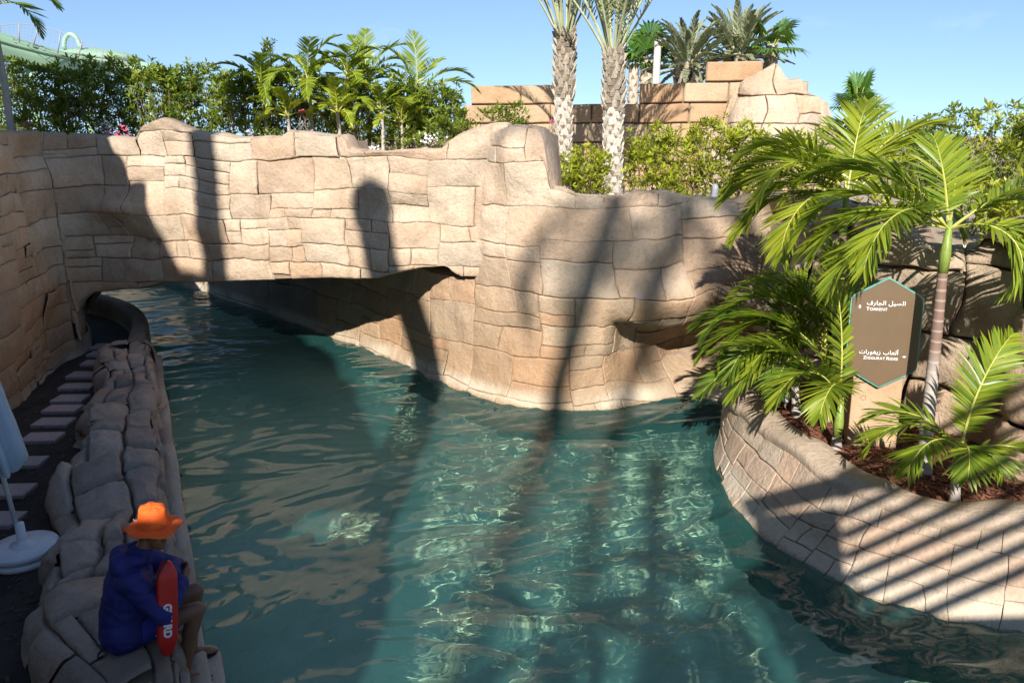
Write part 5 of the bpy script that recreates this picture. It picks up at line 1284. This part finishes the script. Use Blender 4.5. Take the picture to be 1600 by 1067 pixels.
# ------------------------------------------------------------------ unseen things behind the viewpoint, placed and shaped to shade the scene
TX, TZ = SUN_D.x / SUN_D.y, -SUN_D.z / SUN_D.y
def back(x, z, y):                               # a point of the plane y = -3 slid along the sunbeam to another plane
    return Vector((x - TX * (-3 - y), y, z + TZ * (-3 - y)))
def terrace():
    m = MB(); m.box((-0.2, -9.9, 1.85), (12.6, 20.3, 0.30)); o = m.build('terrace', M['slab'], smooth=False); o['kind'] = 'structure'; o['label'] = 'paved terrace bridging the river at the viewpoint'
terrace()
def tower():  # added caster, outline shaped so its shadow edge crosses bridge and water
    t = thing('tower_caster', 'unseen rock mass added behind the viewpoint to cast the left shade', 'rock tower', (-8, -3.8, 0))
    prof = [(-34, 13.4), (-14, 13.4), (-10.2, 13.7), (-9.5, 13.8), (-9.15, 13.4), (-8.3, 12.6), (-7.5, 11.4), (-6.6, 11.0), (-5.6, 10.3), (-4.7, 9.25), (-4.0, 8.35), (-3.3, 7.4), (-2.8, 6.5), (-2.35, 5.6), (-2.12, 4.7), (-2.05, 1.0)]
    hx, hz, hr = -3.40, 6.32, 0.20                # hole added so a sunbeam reaches the lifeguard's hat
    xs = np.unique(np.concatenate([np.linspace(-34, -10, 14), np.linspace(-10, -2.1, 60), hx + np.linspace(-hr, hr, 5)]))
    top = np.interp(xs, [p[0] for p in prof], [p[1] for p in prof])
    top = top + 0.30 * pn(np.stack([xs, 0 * xs, 0 * xs], -1), 1.9) + 0.16 * pn(np.stack([xs, 0 * xs + 4, 0 * xs], -1), 6.0)
    m = MB()
    for i in range(len(xs) - 1):
        a, b = xs[i], xs[i + 1]; za, zb_ = top[i], top[i + 1]
        spans = [(0.0, None)]
        if a >= hx - hr - 1e-6 and b <= hx + hr + 1e-6: spans = [(0.0, hz - hr), (hz + hr, None)]
        for z0, z1 in spans:
            q = [(a, z0), (b, z0), (b, zb_ if z1 is None else z1), (a, za if z1 is None else z1)]
            f = [back(x, z, -3.1) for x, z in q]; r = [back(x, z, -4.4) for x, z in q]
            m.add(f + r, [(0, 1, 2, 3), (7, 6, 5, 4), (0, 4, 5, 1), (3, 2, 6, 7), (0, 3, 7, 4), (1, 5, 6, 2)])
    m.build('rock_face', M['rock'], t, smooth=False, world=True)
tower()
def shade_palm(label, pts, r, y, crown, seed, nf=16, fl=2.6):
    P = [back(x, z, y) for x, z in pts]; t = thing('tall_palm', label, 'palm', (P[0].x, y, 2.0), 'palms standing behind the viewpoint')
    m = MB(); m.tube([(P[0].x, y, 1.9)] + P, r, 12); m.build('trunk', M['boot'], t, world=True)
    if not crown: 
        m = MB(); c = P[-1]; m.lathe([(r * 1.0, -0.3), (r * 1.25, -0.1), (r * 1.1, 0.12), (r * 0.5, 0.25), (0, 0.28)], c, 14); m.build('cut_top', M['boot_dark'], t, world=True); return
    rnd = random.Random(seed); objs = []
    for i in range(nf):
        az = i * 2.4; el = 65 - 75 * i / nf
        m = None
        if len(objs) < 5:
            m = frond_mesh(fl, R(42 - 17 * len(objs)), R(85), 40, fl * 0.19, 0.04, seed * 9 + i, 0.3, 0.2, 0.15)
            o = add_frond(t, (0, 0, 0), az, m, [M['frond'], M['rib']]); objs.append(o)
        else: o = share(t, objs[i % 5], (0, 0, 0), az, rnd.uniform(.85, 1.1))
        o.location = P[-1] - Vector((P[0].x, y, 2.0))
shade_palm('very tall palm whose trunk shadow crosses the bridge', [(-6.92, 5.0), (-6.95, 11.0), (-6.97, 15.8)], 0.23, -3.0, False, 1)
shade_palm('leaning cut palm trunk behind the viewpoint', [(-2.7, 5.0), (-3.2, 8.0), (-3.72, 10.0), (-4.10, 11.0), (-4.22, 11.9)], 0.26, -3.0, False, 2)
shade_palm('leaning palm with full crown on the terrace', [(-1.60, 5.0), (-1.55, 6.0), (-1.42, 8.8), (-0.70, 11.5)], 0.15, -16.0, True, 3, 10)
shade_palm('slim palm with full crown on the terrace', [(-0.85, 4.0), (-0.72, 7.0), (-0.40, 9.3), (0.30, 11.6)], 0.10, -17.0, True, 4, 9, 2.2)
shade_palm('short slim palm stump on the terrace', [(-0.2, 4.0), (-0.15, 6.6), (-0.1, 7.2)], 0.11, -12.0, False, 5)
shade_palm('unseen low bushy palm added to dapple the water', [(-1.05, 4.0), (-1.0, 5.2)], 0.06, -4.0, True, 6, 6, 1.1)  # this low palm and the next are added to break up sunlit water
shade_palm('unseen low spreading palm added to dapple the water', [(0.25, 4.0), (0.30, 5.5)], 0.06, -4.5, True, 7, 8, 1.3)
def pergola():  # added: post, beam and slats shaped to shade planter and water
    t = thing('pergola', 'unseen slatted pergola shaped to cast bars of shade on the planter', 'pergola', (1.6, -3.0, 2.0))
    def bar(name, a, b, w, th=0.06):
        a, b = Vector(a), Vector(b); d = (b - a).normalized(); n = Vector((-d.y, d.x)) * w / 2
        q = [a - n, b - n, b + n, a + n]; f = [back(p.x, p.y, -1.4) for p in q]; r = [back(p.x, p.y, -1.4 - th) for p in q]
        m = MB(); m.add(f + r, [(0, 1, 2, 3), (7, 6, 5, 4), (0, 4, 5, 1), (3, 2, 6, 7), (0, 3, 7, 4), (1, 5, 6, 2)]); m.build(name, M['stem'], t, smooth=False, world=True)
    bar('post', (1.09, 1.9), (1.09, 6.45), 0.62); bar('cap', (0.72, 6.55), (1.75, 6.72), 0.24); bar('beam', (0.85, 5.0), (4.4, 5.20), 0.62)
    for k in range(9):
        z = 5.0 + 0.205 * k; bar('slat', (1.40, z + 0.12), (3.7, z + 0.12 + 1.30), 0.10)
    m = MB()
    bar('rail', (-2.1, 4.45), (0.8, 4.5), 0.5)  # added bar that shades the near water
pergola()

def cliff():  # added out of view, cuts sky light to darken the left side
    t = thing('cliff_blocker', 'unseen rock mass added beside the path to block sky light', 'rock cliff', (-7.6, 2.0, 3.0))
    pl = Plan([(-7.0, -3.6), (-7.2, 0), (-7.3, 4), (-7.5, 7.2), (-8.4, 8.2)])
    stone_wall(t, pl, const(2.9), lambda u: 8.2 + 0.6 * np.sin(u * 1.3) + 0.3 * np.sin(u * 3.1), gauss([]), (0.7, 1.2), (1.0, 1.9), M['rock'], 91, rough=1.4, throw=0.05, top_depth=1.5)
cliff()
